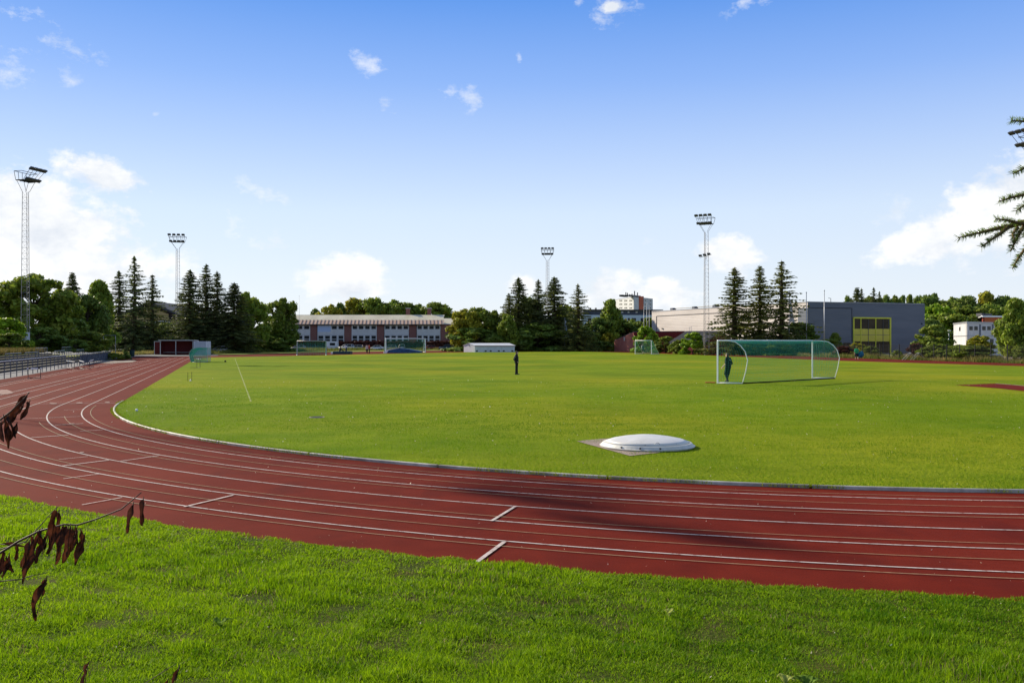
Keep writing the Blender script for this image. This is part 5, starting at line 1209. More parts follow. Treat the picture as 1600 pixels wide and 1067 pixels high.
weeds('fence_weeds_green', fl_, 36000, .1, 3.5, .2, .8, (.05, .09, .01), (.14, .17, .03), .06, 44)
weeds('verge_weeds', [(330, 553.6), (450, 549.4), (570, 547.8), (680, 546.8), (800, 546.6), (905, 546.6)], 42000, 1, 16, .25, 1.1, (.06, .10, .012), (.20, .19, .05), .09, 47)
weeds('shelter_weeds', [(195, 555.2), (249, 553.3)], 6000, 0, 6, .3, .9, (.09, .11, .02), (.30, .25, .09), .07, 49)
poly_sheet('verge', [g2(455, 551.7), g2(570, 549.3), g2(680, 547.9), g2(800, 547.0), g2(905, 546.9), g2(905, 545.5), g2(680, 546.0), g2(560, 547.0), g2(430, 549), g2(330, 553.2), g2(345, 554.6)], -.01, mat('light_verge', (.16, .20, .03), (.24, .26, .06), .3, .95, .05))
rr = np.random.default_rng(77)
uq = rr.random(26000) * 90 - 2; sq = 18 + 9 * rr.random(26000) ** 1.5; pp = np.array([tp(a, b) for a, b in zip(uq, sq)])
me = blades('slope_weeds', pp[:, 0], pp[:, 1], np.full(26000, 1.1), .25 + .6 * rr.random(26000), np.full(26000, .05), .1 + .5 * rr.random(26000), lerp((.06, .07, .015), (.20, .14, .05), rr.random(26000)))
tag(link('slope_weeds', me, 'blade'), kind='stuff')

# ------------------------------------------------------------------ people: one continuous remeshed body, clothing shells as children
def capsule(mb, p, q, r0, r1, n=12, caps=True, sx=1.0, flat=None):
    p, q = Vector(p), Vector(q); ax = (q - p); L = ax.length; ax.normalize(); a = ax.orthogonal().normalized()
    if abs(ax.z) > .5: a = (Vector((0, 1, 0)) - ax * ax.y).normalized()
    b = ax.cross(a); rings = []
    ts = [(-r0 * math.sin(t), r0 * math.cos(t)) for t in (1.45, 1.1, .7, .35)] + [(0, r0), (L / 3, r0 + (r1 - r0) / 3), (2 * L / 3, r0 + (r1 - r0) * 2 / 3), (L, r1)] + [(L + r1 * math.sin(t), r1 * math.cos(t)) for t in (.35, .7, 1.1, 1.45)]
    V = []
    for s_, r_ in ts:
        for j in range(n): V.append(p + ax * s_ + (a * math.cos(6.2832 * j / n) * sx + b * math.sin(6.2832 * j / n)) * r_)
    k = len(ts); mb.add(V, [(i * n + j, i * n + (j + 1) % n, (i + 1) * n + (j + 1) % n, (i + 1) * n + j) for i in range(k - 1) for j in range(n)] + [tuple(range(n - 1, -1, -1)), tuple((k - 1) * n + j for j in range(n))])
def remesh(mb, vox, name):
    me = bpy.data.meshes.new(name); me.from_pydata([tuple(v) for v in mb.v], [], mb.f)
    bm = bmesh.new(); bm.from_mesh(me); bmesh.ops.recalc_face_normals(bm, faces=bm.faces); bm.to_mesh(me); bm.free()
    o = bpy.data.objects.new('tmp', me); COL.objects.link(o); m = o.modifiers.new('r', 'REMESH'); m.mode = 'VOXEL'; m.voxel_size = vox; m.use_smooth_shade = True
    s = o.modifiers.new('s', 'SMOOTH'); s.iterations = 2; s.factor = .5
    dg = bpy.context.evaluated_depsgraph_get(); out = bpy.data.meshes.new_from_object(o.evaluated_get(dg)); bpy.data.objects.remove(o); bpy.data.meshes.remove(me); out.name = name; smooth(out); return out
def person(loc, face, label, J, clothes, vox=.012, scale=1.0, group=None, hair='dark_hair', name='person'):
    """local frame: +x is where the person faces, +y the person's left. J: joint overrides; clothes: list of (name, material, list of segments, inflate)"""
    o = empty(name, loc, label, 'person', group, face); o.scale = (scale,) * 3
    j = dict(pel=(0, 0, .95), chest=(.01, 0, 1.30), neck=(.02, 0, 1.50), head=(.035, 0, 1.655),
             shL=(0, .18, 1.43), shR=(0, -.18, 1.43), elL=(-.05, .24, 1.13), elR=(-.05, -.24, 1.13), wrL=(.04, .25, .89), wrR=(.04, -.25, .89),
             hipL=(0, .09, .92), hipR=(0, -.09, .92), knL=(.02, .10, .50), knR=(.02, -.10, .50), anL=(-.02, .10, .085), anR=(-.02, -.10, .085))
    j.update(J); j = {k: Vector(v) for k, v in j.items()}
    def seg(n_, g=0.0):
        S = {'torso': [('pel', 'chest', .135, .150, .70), ('chest', 'neck', .145, .07, .75)], 'hips': [('hipL', 'hipR', .115, .115, 1)],
             'armsU': [('shL', 'elL', .060, .045, 1), ('shR', 'elR', .060, .045, 1), ('shL', 'chest', .06, .10, 1), ('shR', 'chest', .06, .10, 1)], 'armsF': [('elL', 'wrL', .043, .028, 1), ('elR', 'wrR', .043, .028, 1)],
             'legsU': [('hipL', 'knL', .092, .060, 1), ('hipR', 'knR', .092, .060, 1)], 'legsL': [('knL', 'anL', .058, .036, 1), ('knR', 'anR', .058, .036, 1)]}[n_]
        return [(j[a], j[b], r0 + g, r1 + g, sx) for a, b, r0, r1, sx in S]
    mb = MB()
    for n_ in ('torso', 'hips', 'armsU', 'armsF', 'legsU', 'legsL'):
        for a, b, r0, r1, sx in seg(n_): capsule(mb, a, b, r0, r1, sx=1 / sx if sx != 1 else 1)
    H = j['head']; capsule(mb, j['neck'] - Vector((0, 0, .04)), H - Vector((.01, 0, .06)), .055, .052)
    capsule(mb, H + Vector((-.02, 0, .045)), H + Vector((.0, 0, -.02)), .082, .072); capsule(mb, H + Vector((.03, 0, -.03)), H + Vector((.045, 0, -.09)), .058, .036)
    capsule(mb, H + Vector((.085, 0, .015)), H + Vector((.105, 0, -.025)), .010, .015); capsule(mb, H + Vector((.078, -.018, -.062)), H + Vector((.078, .018, -.062)), .010, .010)
    capsule(mb, H + Vector((.068, -.04, .028)), H + Vector((.068, .04, .028)), .014, .014)
    for sy in (-1, 1): capsule(mb, H + Vector((-.005, sy * .078, .015)), H + Vector((-.01, sy * .080, -.03)), .016, .010)
    for sd, sy in (('L', 1), ('R', -1)):                                   # feet and hands with fingers
        A = j['an' + sd]; capsule(mb, A + Vector((-.04, 0, -.045)), A + Vector((.13, sy * .015, -.055)), .036, .030)
        Wp = j['wr' + sd]; d = (Wp - j['el' + sd]).normalized(); sidev = Vector((0, 1, 0)) - d * d.y
        sidev = d.cross(Vector((0, 1, 0))) if sidev.length < .3 else d.cross(sidev.normalized()); sidev.normalize(); nrm_ = d.cross(sidev).normalized()
        capsule(mb, Wp, Wp + d * .075, .026, .030, sx=1.0)
        for f in range(4):
            b0 = Wp + d * .085 + sidev * (-.027 + .018 * f); ln = (.060, .070, .066, .052)[f]; m1 = b0 + d * ln * .55 + nrm_ * .006; capsule(mb, b0 - d * .03, m1, .0095, .0085, 6); capsule(mb, m1, m1 + d * ln * .45 + nrm_ * .018, .0085, .007, 6)
        capsule(mb, Wp + d * .03 + sidev * -.02, Wp + d * .07 + sidev * -.052 + nrm_ * .012, .011, .008, 6)
    me = remesh(mb, vox, 'body'); link('body', me, 'skin', o)
    mb = MB(); capsule(mb, H + Vector((-.032, 0, .055)), H + Vector((-.045, 0, .0)), .090, .078); capsule(mb, H + Vector((.02, 0, .085)), H + Vector((-.05, 0, .07)), .062, .07)
    link('hair', remesh(mb, .012, 'hair'), hair if not isinstance(hair, str) else M[hair], o)
    for nm, m, parts, g in clothes:
        mb = MB()
        for pt_ in parts:
            if isinstance(pt_, str):
                for a, b, r0, r1, sx in seg(pt_, g): capsule(mb, a, b, r0, r1, sx=1 / sx if sx != 1 else 1)
            else:
                a, b, r0, r1 = pt_; capsule(mb, j[a] if isinstance(a, str) else Vector(a), j[b] if isinstance(b, str) else Vector(b), r0, r1)
        link(nm, remesh(mb, max(vox, .013), nm), m, o)
    for sd, sy in (('L', 1), ('R', -1)):
        A = j['an' + sd]; mb = MB(); capsule(mb, A + Vector((-.045, 0, -.042)), A + Vector((.15, sy * .015, -.055)), .046, .036); capsule(mb, A + Vector((0, 0, .02)), A + Vector((0, 0, -.03)), .046, .046)
        link('shoe', remesh(mb, .013, 'shoe'), M['shoe'], o)
    mb = MB()
    for sy in (-1, 1): mb.lathe([(.001, -.006), (.008, -.004), (.010, 0), (.008, .004), (.001, .006)], H + Vector((.079, sy * .030, .012)), 8)
    mb.build('eyes', 'dark_hair', o)
    return o
M['dark_hair'] = mat('dark_hair', (.015, .011, .009), None, rough=.6); M['brown_hair'] = mat('brown_hair', (.06, .035, .02), None, rough=.6); M['grey_hair'] = mat('grey_hair', (.30, .29, .28), None, rough=.6)
M['shoe'] = mat('dark_shoe', (.02, .02, .022), (.05, .05, .05), 20, .6, .3)
black = mat('black_tracksuit', (.008, .008, .009), (.016, .016, .018), 9, .75, .2, bump=.3, bscale=12); dgreen = mat('dark_green_shirt', (.005, .010, .008), (.010, .017, .013), 9, .8, .2, bump=.3, bscale=12)
def mlt(nm, c): return mat(nm, c, tuple(min(1, v * 1.5 + .01) for v in c), 8, .8, .2)
# standing figure in black, hands in pockets, facing right
p = G(807.5, 585.4)
person(p, -.05, 'person in black tracksuit standing alone on the grass, hands in pockets, seen side-on',
       dict(pel=(-.02, 0, .95), chest=(-.04, 0, 1.30), neck=(-.02, 0, 1.50), head=(.02, 0, 1.655), shL=(-.05, .17, 1.43), shR=(-.05, -.17, 1.43), elL=(-.20, .23, 1.16), elR=(-.20, -.23, 1.16), wrL=(.0, .19, 1.0), wrR=(.0, -.19, 1.0),
            knL=(.0, .09, .50), knR=(-.04, -.09, .50), anL=(.03, .10, .085), anR=(-.07, -.10, .085)),
       [('jacket', black, ['torso', 'armsU', 'armsF', ('pel', 'chest', .15, .15)], .022), ('trousers', black, ['hips', 'legsU', 'legsL'], .020), ('sleeve_stripe', mlt('grey_panel', (.16, .16, .17)), [((-.06, -.245, 1.40), (-.19, -.31, 1.18), .014, .014)], 0)], .011, 1.0)
# man walking inside the big goal, seen from behind, left arm swung out
p = G(1137.5, 597.0)
white_print = mat('faded_white_print', (.35, .38, .37), None, rough=.8)
person(p, math.radians(128), 'person in dark green shirt and shorts walking behind the big goal net',
       dict(elL=(-.06, .27, 1.16), wrL=(.06, .40, .96), elR=(-.08, -.26, 1.15), wrR=(.02, -.27, .91), knL=(.13, .09, .52), anL=(-.05, .09, .13), knR=(.06, -.09, .50), anR=(.16, -.09, .085), head=(.05, .02, 1.645)),
       [('shirt', dgreen, ['torso', 'armsU', ('pel', 'chest', .155, .16)], .026), ('shorts', mlt('dark_shorts', (.004, .014, .010)), ['hips', 'legsU', ('knL', 'knL', .075, .075)], .030), ('trousers', mlt('dark_leggings', (.012, .016, .02)), ['legsL'], .012),
        ('shirt_print', white_print, [((-.168, -.05, 1.36), (-.168, .09, 1.385), .010, .010), ((-.170, -.01, 1.34), (-.170, .09, 1.36), .007, .007)], 0)], .011, 1.0, hair='brown_hair')
# person in green bib at the far right, carrying a blue bag of balls
p = G(1338.5, 562.6)
o = person(p, math.radians(75), 'person in bright green top and dark shorts carrying a blue bag on the far track',
       dict(elR=(.10, -.25, 1.20), wrR=(.22, -.22, 1.10), elL=(-.02, .25, 1.14), knL=(.10, .12, .50), anL=(.18, .14, .085), knR=(-.04, -.13, .50), anR=(-.20, -.16, .10)),
       [('shirt', mlt('bright_green_shirt', (.02, .26, .09)), ['torso', 'armsU'], .028), ('shorts', mlt('navy_shorts', (.01, .015, .035)), ['hips', 'legsU'], .030)], .016, 1.0, hair='brown_hair')
bg = MB().lathe([(.05, 0), (.26, .10), (.36, .35), (.33, .62), (.16, .82), (.04, .90)], (0, 0, 0), 14); b = bg.build('ball_bag', mat('blue_bag', (.01, .09, .16), (.02, .16, .22), 7, .7, .2, bump=.6, bscale=6), sm=True)
b.location = (p.x + .42, p.y - .05, .35); b.rotation_euler = (.0, .35, 0); tag(b, 'bulging blue ball bag held by the person in bright green', 'bag')
# pair standing by the car row
p = G(573.4, 552.0); person(p, math.radians(-80), 'person in pale top and dark trousers standing left of the one in orange-red', {}, [('shirt', mlt('pale_shirt', (.50, .42, .38)), ['torso', 'armsU', 'armsF'], .03), ('trousers', black, ['hips', 'legsU', 'legsL'], .03)], .018, 1.02, 'pair standing by the cars', 'brown_hair')
p = G(577.2, 552.0); person(p, math.radians(200), 'person in orange-red jacket and dark trousers standing by the car row', {}, [('jacket', mlt('orange_red_jacket', (.32, .05, .03)), ['torso', 'armsU', 'armsF'], .04), ('trousers', black, ['hips', 'legsU', 'legsL'], .03)], .018, 1.06, 'pair standing by the cars')
# on the landing mat
sit = dict(pel=(0, 0, .14), chest=(.05, 0, .48), neck=(.09, 0, .68), head=(.13, 0, .83), shL=(.06, .18, .60), shR=(.06, -.18, .60), elL=(.22, .22, .38), elR=(.22, -.22, .38), wrL=(.42, .16, .30), wrR=(.42, -.16, .30), hipL=(0, .09, .13), hipR=(0, -.09, .13), knL=(.40, .12, .42), knR=(.40, -.12, .42), anL=(.62, .10, .09), anR=(.62, -.10, .09))
Ym = 177.0
person((XW(541, Ym), Ym, .56), math.radians(-120), 'person in white shirt bending over on the right half of the green landing mat', dict(chest=(.22, 0, 1.18), neck=(.36, 0, 1.32), head=(.46, 0, 1.38), shL=(.30, .17, 1.26), shR=(.30, -.17, 1.26), elL=(.38, .2, 1.0), elR=(.38, -.2, 1.0), wrL=(.42, .18, .78), wrR=(.42, -.18, .78)),
       [('shirt', mlt('white_shirt', (.62, .62, .64)), ['torso', 'armsU', 'armsF'], .03), ('trousers', mlt('navy_trousers', (.02, .025, .05)), ['hips', 'legsU', 'legsL'], .03)], .018, .86, hair='brown_hair')
person((XW(531, Ym), Ym, .56), math.radians(10), 'person in dark clothes sitting on the left half of the green landing mat', sit, [('jacket', mlt('navy_jacket', (.015, .018, .03)), ['torso', 'armsU', 'armsF'], .04), ('trousers', black, ['hips', 'legsU', 'legsL'], .03)], .018, .95)
# couple walking behind the track, kid in the small goal
p = G(920.2, 547.0); person(p, math.radians(90), 'person in beige coat walking beyond the far track, left one of a pair', dict(knL=(.12, .09, .5), anL=(.2, .09, .09)), [('coat', mlt('beige_coat', (.26, .20, .16)), ['torso', 'armsU', 'armsF', 'hips', ('pel', (0, 0, .6), .16, .19)], .04), ('trousers', mlt('taupe_trousers', (.12, .09, .08)), ['legsU', 'legsL'], .03)], .022, 1.05, 'couple walking behind the far track', 'grey_hair')
p = G(923.0, 547.0); person(p, math.radians(85), 'person in brown-grey clothes walking beyond the far track, right one of a pair', dict(knR=(.12, -.09, .5), anR=(.2, -.09, .09)), [('jacket', mlt('brown_jacket', (.16, .12, .10)), ['torso', 'armsU', 'armsF'], .05), ('trousers', mlt('grey_trousers', (.14, .12, .11)), ['hips', 'legsU', 'legsL'], .03)], .022, .98, 'couple walking behind the far track', 'brown_hair')
p = G(1004.6, 552.6); person(p, math.radians(-70), 'person in white top and dark shorts standing inside the small goal by the far track', dict(knL=(.1, .12, .5), anL=(.12, .16, .09)), [('shirt', mlt('white_training_top', (.50, .52, .54)), ['armsU', 'armsF', ('neck', 'chest', .08, .17)], .03), ('bib', mlt('dark_bib', (.03, .035, .06)), ['torso'], .035), ('shorts', black, ['hips', 'legsU'], .035)], .018, 1.12, hair='dark_hair')

# ------------------------------------------------------------------ foreground twigs with dead leaves (sapling standing just left of the frame)
M['twig'] = mat('twig_bark', (.045, .022, .015), (.10, .05, .035), 60, .7, .3)
M['dead_leaf'] = mat('dead_leaf', (.018, .005, .003), (.15, .045, .020), 38, .6, .25, bump=.8, bscale=160, translucent=.32, lo=.40, hi=.72, bdist=.003)
sap = empty('beech_sapling', (-1.02, 1.15, bank_h(0) + .3), 'sapling with withered red-brown leaves reaching in from the left edge', 'sapling')
SO = sap.location.copy()
def L3(px, py, Y): return D3(px, py, Y) - SO
MB().tube([Vector((0, 0, 0)), Vector((.01, .02, .9)), Vector((-.02, .03, 1.7)), Vector((.0, .0, 2.3))], [.016, .013, .010, .005], 8).build('stem', 'twig', sap, sm=True)
def curled_leaf(a, b, w, parent, seed):
    r = random.Random(seed); a, b = Vector(a), Vector(b); ax = b - a; L = ax.length; t = ax.normalized(); s = t.cross(Vector((r.uniform(-.4, .4), 1, r.uniform(-.3, .3)))).normalized(); n_ = t.cross(s); V = []; NU, NV = 12, 7
    bend = r.uniform(-.12, .12); roll = r.uniform(1.4, 2.6); tw = r.uniform(-1.2, 1.2)
    for i in range(NU + 1):
        f = i / NU; wd = w * (math.sin(min(1, f * .93 + .05) * math.pi) ** .65) * (.8 + .35 * math.sin(f * 9 + seed)) * .5 + .0004
        c = a + ax * f + s * bend * L * math.sin(f * math.pi) + n_ * .04 * L * math.sin(f * 5 + seed); rt = tw * f
        for k in range(NV + 1):
            g = (k / NV - .5) * roll * 1.15; rad = wd / max(.4, math.sin(min(1.4, roll / 2))) * (1 + .16 * math.sin(k * 2.4 + f * 15 + seed)); x, y = rad * math.sin(g), rad * (1 - math.cos(g)) + wd * .12 * math.sin(f * 22 + k)
            V.append(c + (s * math.cos(rt) + n_ * math.sin(rt)) * x + (n_ * math.cos(rt) - s * math.sin(rt)) * y)
    mb = MB().add(V, [(i * (NV + 1) + k, i * (NV + 1) + k + 1, (i + 1) * (NV + 1) + k + 1, (i + 1) * (NV + 1) + k) for i in range(NU) for k in range(NV)])
    mb.tube([a - ax * .10, a + ax * .5, b], [.0006, .0006, .0003], 4)
    return mb.build('leaf', 'dead_leaf', parent, sm=True)
YB = 1.18; sd = 0
def branch(pts, Y, rpx, leaves, dy=.0):
    global sd
    P = [Vector((-.0, .02, L3(*pts[0], Y).z - .12))] + [L3(x, y, Y + dy * i) for i, (x, y) in enumerate(pts)]
    k = len(P); br = MB().tube(P, [(rpx * (1.3 - 1.0 * i / (k - 1)) + .5) * Y / F * .5 for i in range(k)], 7).build('branch', 'twig', sap, sm=True)
    for x0, y0, x1, y1, w in leaves:
        sd += 1; d_ = Y + random.uniform(-.03, .03); curled_leaf(L3(x0, y0, d_), L3(x1, y1, d_ + random.uniform(-.012, .012)), w * .68 * Y / F, br, sd)
branch([(-60, 886), (0, 864), (30, 845), (60, 830), (100, 819), (122, 820), (150, 811), (190, 795), (207, 781), (221, 769)], YB, 3.2,
       [(92, 800, 84, 840, 11), (78, 830, 68, 866, 12), (99, 822, 92, 862, 12), (110, 822, 104, 870, 12), (118, 824, 122, 850, 10), (46, 846, 40, 880, 12), (28, 852, 24, 876, 9), (88, 796, 80, 846, 17), (63, 832, 36, 911, 19), (72, 838, 58, 872, 14), (84, 822, 74, 866, 17), (96, 826, 86, 882, 15), (106, 826, 97, 880, 17), (113, 826, 110, 862, 13), (120, 824, 114, 860, 13), (132, 836, 118, 882, 15), (126, 828, 128, 856, 12),
        (208, 788, 199, 833, 10), (224, 780, 221, 821, 12), (62, 830, 70, 858, 10), (40, 862, 32, 886, 11), (10, 870, 22, 893, 13), (2, 850, 46, 855, 7), (70, 848, 55, 880, 13), (104, 822, 90, 850, 14)])
branch([(-40, 876), (0, 858), (40, 846), (62, 822), (76, 806), (88, 793)], YB + .02, 1.6, [(66, 826, 60, 850, 10), (52, 838, 34, 892, 12), (6, 862, -6, 905, 17), (14, 866, 4, 902, 13)])
branch([(-50, 914), (0, 908), (30, 905), (50, 899), (66, 896), (75, 894)], YB - .01, 1.3, [(72, 906, 55, 970, 14), (70, 905, 66, 930, 10)])
branch([(-40, 690), (0, 656), (18, 642), (34, 626), (46, 613)], YB, 3.0, [(42, 618, 14, 664, 17), (46, 628, 32, 656, 12), (36, 634, 22, 652, 12), (6, 652, 14, 700, 12), (26, 662, 14, 690, 12), (20, 646, 2, 664, 13), (12, 650, 24, 684, 9), (2, 660, 6, 690, 9)])
branch([(60, 1130), (110, 1080), (128, 1050), (138, 1034)], YB - .05, 1.5, [(136, 1046, 131, 1080, 12), (139, 1034, 132, 1050, 7)])
branch([(160, 1120), (215, 1075), (250, 1052), (276, 1036)], YB - .05, 1.2, [(280, 1042, 270, 1078, 9), (262, 1062, 256, 1090, 9)])

# ------------------------------------------------------------------ near spruce: twigs entering from the right edge
M['near_needle'] = mat('fresh_needles', (.09, .15, .02), (.20, .26, .05), 25, .6, .2, translucent=.45)
M['shoot_bark'] = mat('shoot_bark', (.10, .06, .02), (.16, .10, .04), 40, .8, .2)
YS = 2.2; sp = empty('young_spruce', (2.15, 2.3, .25), 'near spruce whose twigs reach in at the right edge of the sky', 'spruce'); SP = sp.location.copy()
MB().tube([Vector((0, 0, 0)), Vector((.01, 0, 2)), Vector((0, 0, 3.9))], [.05, .035, .008], 10).build('trunk', 'trunk', sp, sm=True)
def shoot(pts, Y, th=11, seedn=0, parent=sp, root=True):
    r = np.random.default_rng(seedn); P = [D3(x, y, Y + .02 * i) - SP for i, (x, y) in enumerate(pts)]
    if root: P = P + [Vector((.03, .0, P[-1].z + .03))]
    br = MB().tube(P, [.0012 + .0016 * i for i in range(len(P))], 6).build('branch', 'shoot_bark', parent, sm=True)
    seg = [(a, b) for a, b in zip(P, P[1:])]; V = []; n = 0; ln0 = th * Y / F
    for i, (a, b) in enumerate(seg):
        L = (b - a).length; m_ = int(min(L, .6) * 1700)
        ax = (b - a).normalized(); o1 = ax.orthogonal().normalized(); o2 = ax.cross(o1)
        for k in range(m_):
            f = r.random() * min(1, .6 / L); q = a + ax * L * f; t_ = r.random() * 6.283; out = o1 * math.cos(t_) + o2 * math.sin(t_); out.z = out.z * .8 + .12
            d = (out * .85 - ax * .62).normalized(); l = ln0 * (.75 + .5 * r.random()); w = d.cross(out.cross(ax) + Vector((.01, .02, 0))).normalized() * .0009; tip = q + d * l
            V += [q + w, q - w, q - w * .8 + d * l * .7, tip, q + w * .8 + d * l * .7]; n += 1
    V = np.array([tuple(v) for v in V]); i5 = np.arange(n) * 5
    me = np_mesh('needles', V, [np.stack([i5, i5 + 1, i5 + 2, i5 + 3, i5 + 4], 1)]); link('needles', me, 'near_needle', br); return br
for i, pts in enumerate([[(1497, 372), (1520, 366), (1550, 359), (1580, 353), (1606, 346), (1680, 335)], [(1580, 189), (1600, 190), (1660, 186)], [(1583, 272), (1600, 263), (1660, 244)], [(1560, 315), (1580, 309), (1606, 303), (1680, 290)],
                         [(1587, 330), (1602, 320), (1650, 300)]]): shoot(pts, YS, 9.5, i)
for i, pts in enumerate([[(1533, 386), (1547, 376), (1562, 366), (1574, 356)], [(1579, 393), (1586, 378), (1594, 362), (1604, 350)], [(1582, 420), (1592, 402), (1606, 384), (1618, 362)], [(1556, 342), (1572, 344), (1588, 348), (1606, 350)], [(1586, 376), (1582, 366), (1590, 356)], [(1601, 372), (1606, 358), (1612, 350)]]): shoot(pts, YS - .02, 9, 20 + i, root=False)

# ------------------------------------------------------------------ sky, sun, camera
world = bpy.data.worlds.new('World'); sc.world = world; world.use_nodes = True
n, l = world.node_tree.nodes, world.node_tree.links; bgd = n['Background']
sky = n.new('ShaderNodeTexSky'); sky.sky_type = 'NISHITA'; sky.sun_disc = False; sky.sun_elevation = SUN_EL
sky.sun_rotation = math.atan2(-.78, .62); sky.altitude = 0; sky.air_density = 1.0; sky.dust_density = .1; sky.ozone_density = 2.0
SKY_S = .11
def mth(op, a, b=None, c=None, clamp=False):
    m = n.new('ShaderNodeMath'); m.operation = op; m.use_clamp = clamp
    for i, v in enumerate((a, b, c)):
        if v is None: continue
        if isinstance(v, (int, float)): m.inputs[i].default_value = v
        else: l.new(v, m.inputs[i])
    return m.outputs[0]
tc = n.new('ShaderNodeTexCoord'); nrm = n.new('ShaderNodeVectorMath'); nrm.operation = 'NORMALIZE'; l.new(tc.outputs['Generated'], nrm.inputs[0])
sx = n.new('ShaderNodeSeparateXYZ'); l.new(nrm.outputs[0], sx.inputs[0])
az = mth('ARCTAN2', sx.outputs[0], sx.outputs[1]); el = mth('ARCSINE', sx.outputs[2])
cmb = n.new('ShaderNodeCombineXYZ'); l.new(az, cmb.inputs[0]); l.new(el, cmb.inputs[1])
def noise(scale, det, rough=.6, zoff=0.0, st=(1, 1.5, 1)):
    mp = n.new('ShaderNodeMapping'); mp.inputs['Scale'].default_value = st; mp.inputs['Location'].default_value = (zoff, zoff * .7, 0); l.new(cmb.outputs[0], mp.inputs[0])
    t = n.new('ShaderNodeTexNoise'); t.inputs['Scale'].default_value = scale; t.inputs['Detail'].default_value = det; t.inputs['Roughness'].default_value = rough; l.new(mp.outputs[0], t.inputs['Vector']); return t.outputs['Fac']
nA = noise(14, 9, .62); nB = noise(42, 8, .65, 3.1); nW = noise(26, 7, .7, 8.3, (1.0, 1.6, 1))
def azel(px, py):
    x, y = (px - 800) / F, (HY - py) / F; return math.atan2(x, 1), math.atan(y / math.hypot(1, x))
def blob(px, py, rx, ry, rot=0.0):
    a0, e0 = azel(px, py); da = mth('SUBTRACT', az, a0); de = mth('SUBTRACT', el, e0); c, s = math.cos(rot), math.sin(rot)
    u = mth('MULTIPLY', mth('ADD', mth('MULTIPLY', da, c), mth('MULTIPLY', de, s)), F / rx); v = mth('MULTIPLY', mth('SUBTRACT', mth('MULTIPLY', de, c), mth('MULTIPLY', da, s)), F / ry)
    return mth('SUBTRACT', 1.0, mth('SQRT', mth('ADD', mth('MULTIPLY', u, u), mth('MULTIPLY', v, v))))      # 1 centre .. 0 rim
def union(L):
    o = L[0]
    for q in L[1:]: o = mth('MAXIMUM', o, q)
    return o
puffs = union([blob(*b) for b in [(100, 365, 98, 50), (1430, 385, 60, 22, .2), (1600, 300, 60, 50), (958, 10, 22, 15), (60, 375, 135, 75), (20, 330, 110, 60), (160, 275, 62, 26, -.25), (70, 430, 190, 50), (540, 440, 66, 40), (1140, 398, 50, 30), (955, 455, 52, 34), (1030, 465, 60, 28), (1475, 372, 92, 30, .25), (1570, 330, 110, 62, .45), (1640, 330, 90, 90), (820, 448, 30, 18)]])
wisps = union([blob(*b) for b in [(85, 58, 62, 22, -.5), (12, 112, 30, 40, -.7), (112, 126, 26, 14, -.5), (575, 100, 30, 15, -.6), (604, 163, 18, 16), (700, 145, 15, 12), (738, 152, 20, 20), (958, 14, 38, 28), (1160, 6, 28, 18, .4), (1195, 0, 14, 10), (396, 292, 46, 18, -.5), (366, 348, 20, 20), (434, 376, 34, 20), (736, 389, 18, 10),
                                  (1352, 333, 10, 10), (1010, 374, 14, 14), (1395, 335, 26, 26, .6), (243, 178, 7, 6), (905, 6, 10, 14), (300, 400, 40, 14), (811, 89, 5, 12)]])
dens = mth('MULTIPLY_ADD', puffs, 1.5, mth('MULTIPLY', mth('SUBTRACT', mth('ADD', mth('MULTIPLY', nA, .6), mth('MULTIPLY', nB, .4)), .50), 5.5))
dens = mth('MULTIPLY', mth('ADD', dens, .16), 1.35, clamp=True)
dw = mth('MULTIPLY_ADD', wisps, .9, mth('MULTIPLY', mth('SUBTRACT', nW, .54), 6.0)); dw = mth('MULTIPLY', dw, .7, clamp=True)
gate = mth('MULTIPLY', mth('ADD', wisps, .45), 3.0, clamp=True); dw = mth('MULTIPLY', dw, gate)
gate2 = mth('MULTIPLY', mth('ADD', puffs, .35), 4.0, clamp=True); dens = mth('MULTIPLY', dens, gate2)
tot = mth('MAXIMUM', dens, mth('MULTIPLY', dw, .62), clamp=True)
front = mth('GREATER_THAN', sx.outputs[1], 0.0); tot = mth('MULTIPLY', tot, front)
tint = n.new('ShaderNodeMix'); tint.data_type = 'RGBA'; tint.blend_type = 'MULTIPLY'; tint.inputs[0].default_value = 1
rmp = n.new('ShaderNodeValToRGB'); l.new(mth('DIVIDE', el, math.pi / 2), rmp.inputs[0]); cr_ = rmp.color_ramp; K_ = 1 / 8.0
tint.blend_type = 'MIX'; tint.inputs[0].default_value = .90
for i, (deg, c_) in enumerate([(0, (5.3, 5.55, 6.0)), (4, (4.9, 5.4, 6.1)), (8, (4.3, 5.1, 6.25)), (12, (3.0, 4.05, 6.2)), (16, (1.75, 3.0, 6.0)), (21, (.70, 2.0, 5.4)), (45, (1.6, 1.95, 2.5)), (90, (1.3, 1.5, 1.9))]):
    e_ = cr_.elements[i] if i < 2 else cr_.elements.new(.5)
    e_.position = deg / 90; e_.color = (c_[0] * K_, c_[1] * K_, c_[2] * K_, 1)
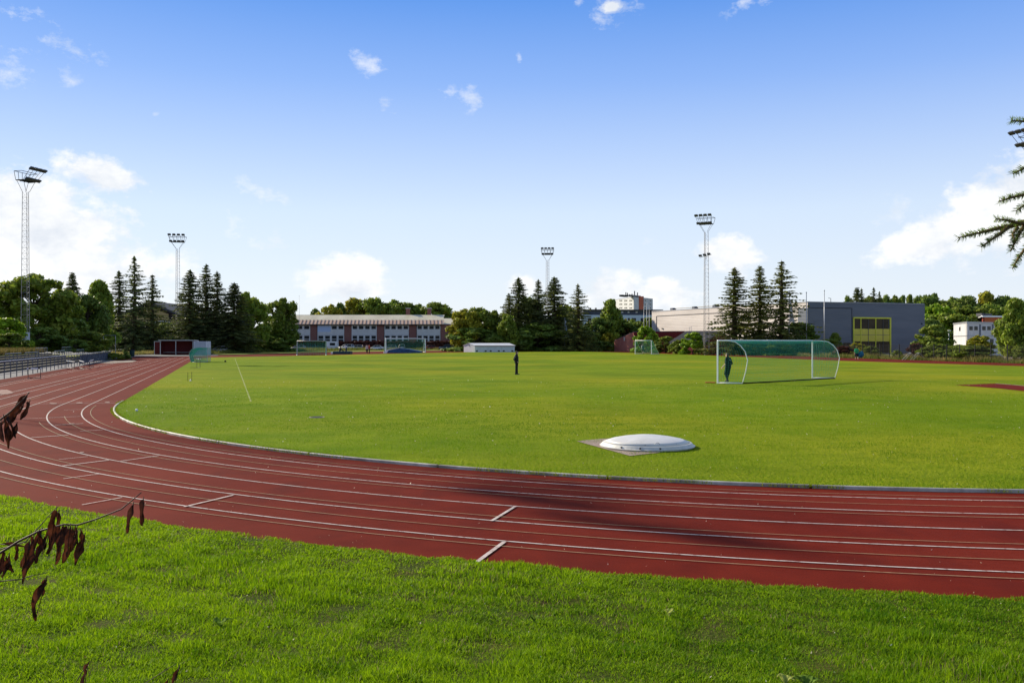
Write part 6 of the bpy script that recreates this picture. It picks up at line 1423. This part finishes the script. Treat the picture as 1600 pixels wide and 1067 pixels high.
sc8 = n.new('ShaderNodeVectorMath'); sc8.operation = 'SCALE'; sc8.inputs['Scale'].default_value = 8.0; l.new(rmp.outputs[0], sc8.inputs[0])
l.new(sky.outputs[0], tint.inputs[6]); l.new(sc8.outputs[0], tint.inputs[7])
mixc = n.new('ShaderNodeMix'); mixc.data_type = 'RGBA'; l.new(tot, mixc.inputs[0]); l.new(tint.outputs[2], mixc.inputs[6]); 
cc = n.new('ShaderNodeValToRGB'); cc.color_ramp.elements[0].position = .36; cc.color_ramp.elements[1].position = .56; cc.color_ramp.elements[0].color = (.62, .66, .72, 1); cc.color_ramp.elements[1].color = (.80, .81, .82, 1); l.new(nA, cc.inputs[0])
sc9 = n.new('ShaderNodeVectorMath'); sc9.operation = 'SCALE'; sc9.inputs['Scale'].default_value = 8.0; l.new(cc.outputs[0], sc9.inputs[0]); l.new(sc9.outputs[0], mixc.inputs[7])
l.new(mixc.outputs[2], bgd.inputs['Color']); bgd.inputs['Strength'].default_value = SKY_S
SKY_TINT = tint; CLOUD = mixc

sl = bpy.data.lights.new('Sun', 'SUN'); sl.energy = 5.0; sl.angle = math.radians(.7); sl.color = (1.0, .89, .70)
so = bpy.data.objects.new('Sun', sl); COL.objects.link(so)
sv = Vector((-.78, .62, 0)).normalized() * math.cos(SUN_EL) + Vector((0, 0, math.sin(SUN_EL)))
so.rotation_euler = sv.to_track_quat('Z', 'Y').to_euler()

cam = bpy.data.cameras.new('Camera'); co = bpy.data.objects.new('Camera', cam); COL.objects.link(co); sc.camera = co
co.location = (0, 0, CH); co.rotation_euler = (math.radians(90), 0, 0); cam.sensor_width = 36; cam.lens = 36 * F / 1600; cam.clip_end = 5000; cam.clip_start = .05
sc.render.resolution_x = 1024; sc.render.resolution_y = 682
sc.view_settings.view_transform = 'Standard'; sc.view_settings.look = 'None'; sc.view_settings.gamma = 1; sc.view_settings.exposure = .55
sc.cycles.max_bounces = 6; sc.cycles.diffuse_bounces = 3; sc.cycles.transparent_max_bounces = 8; sc.cycles.use_denoising = True
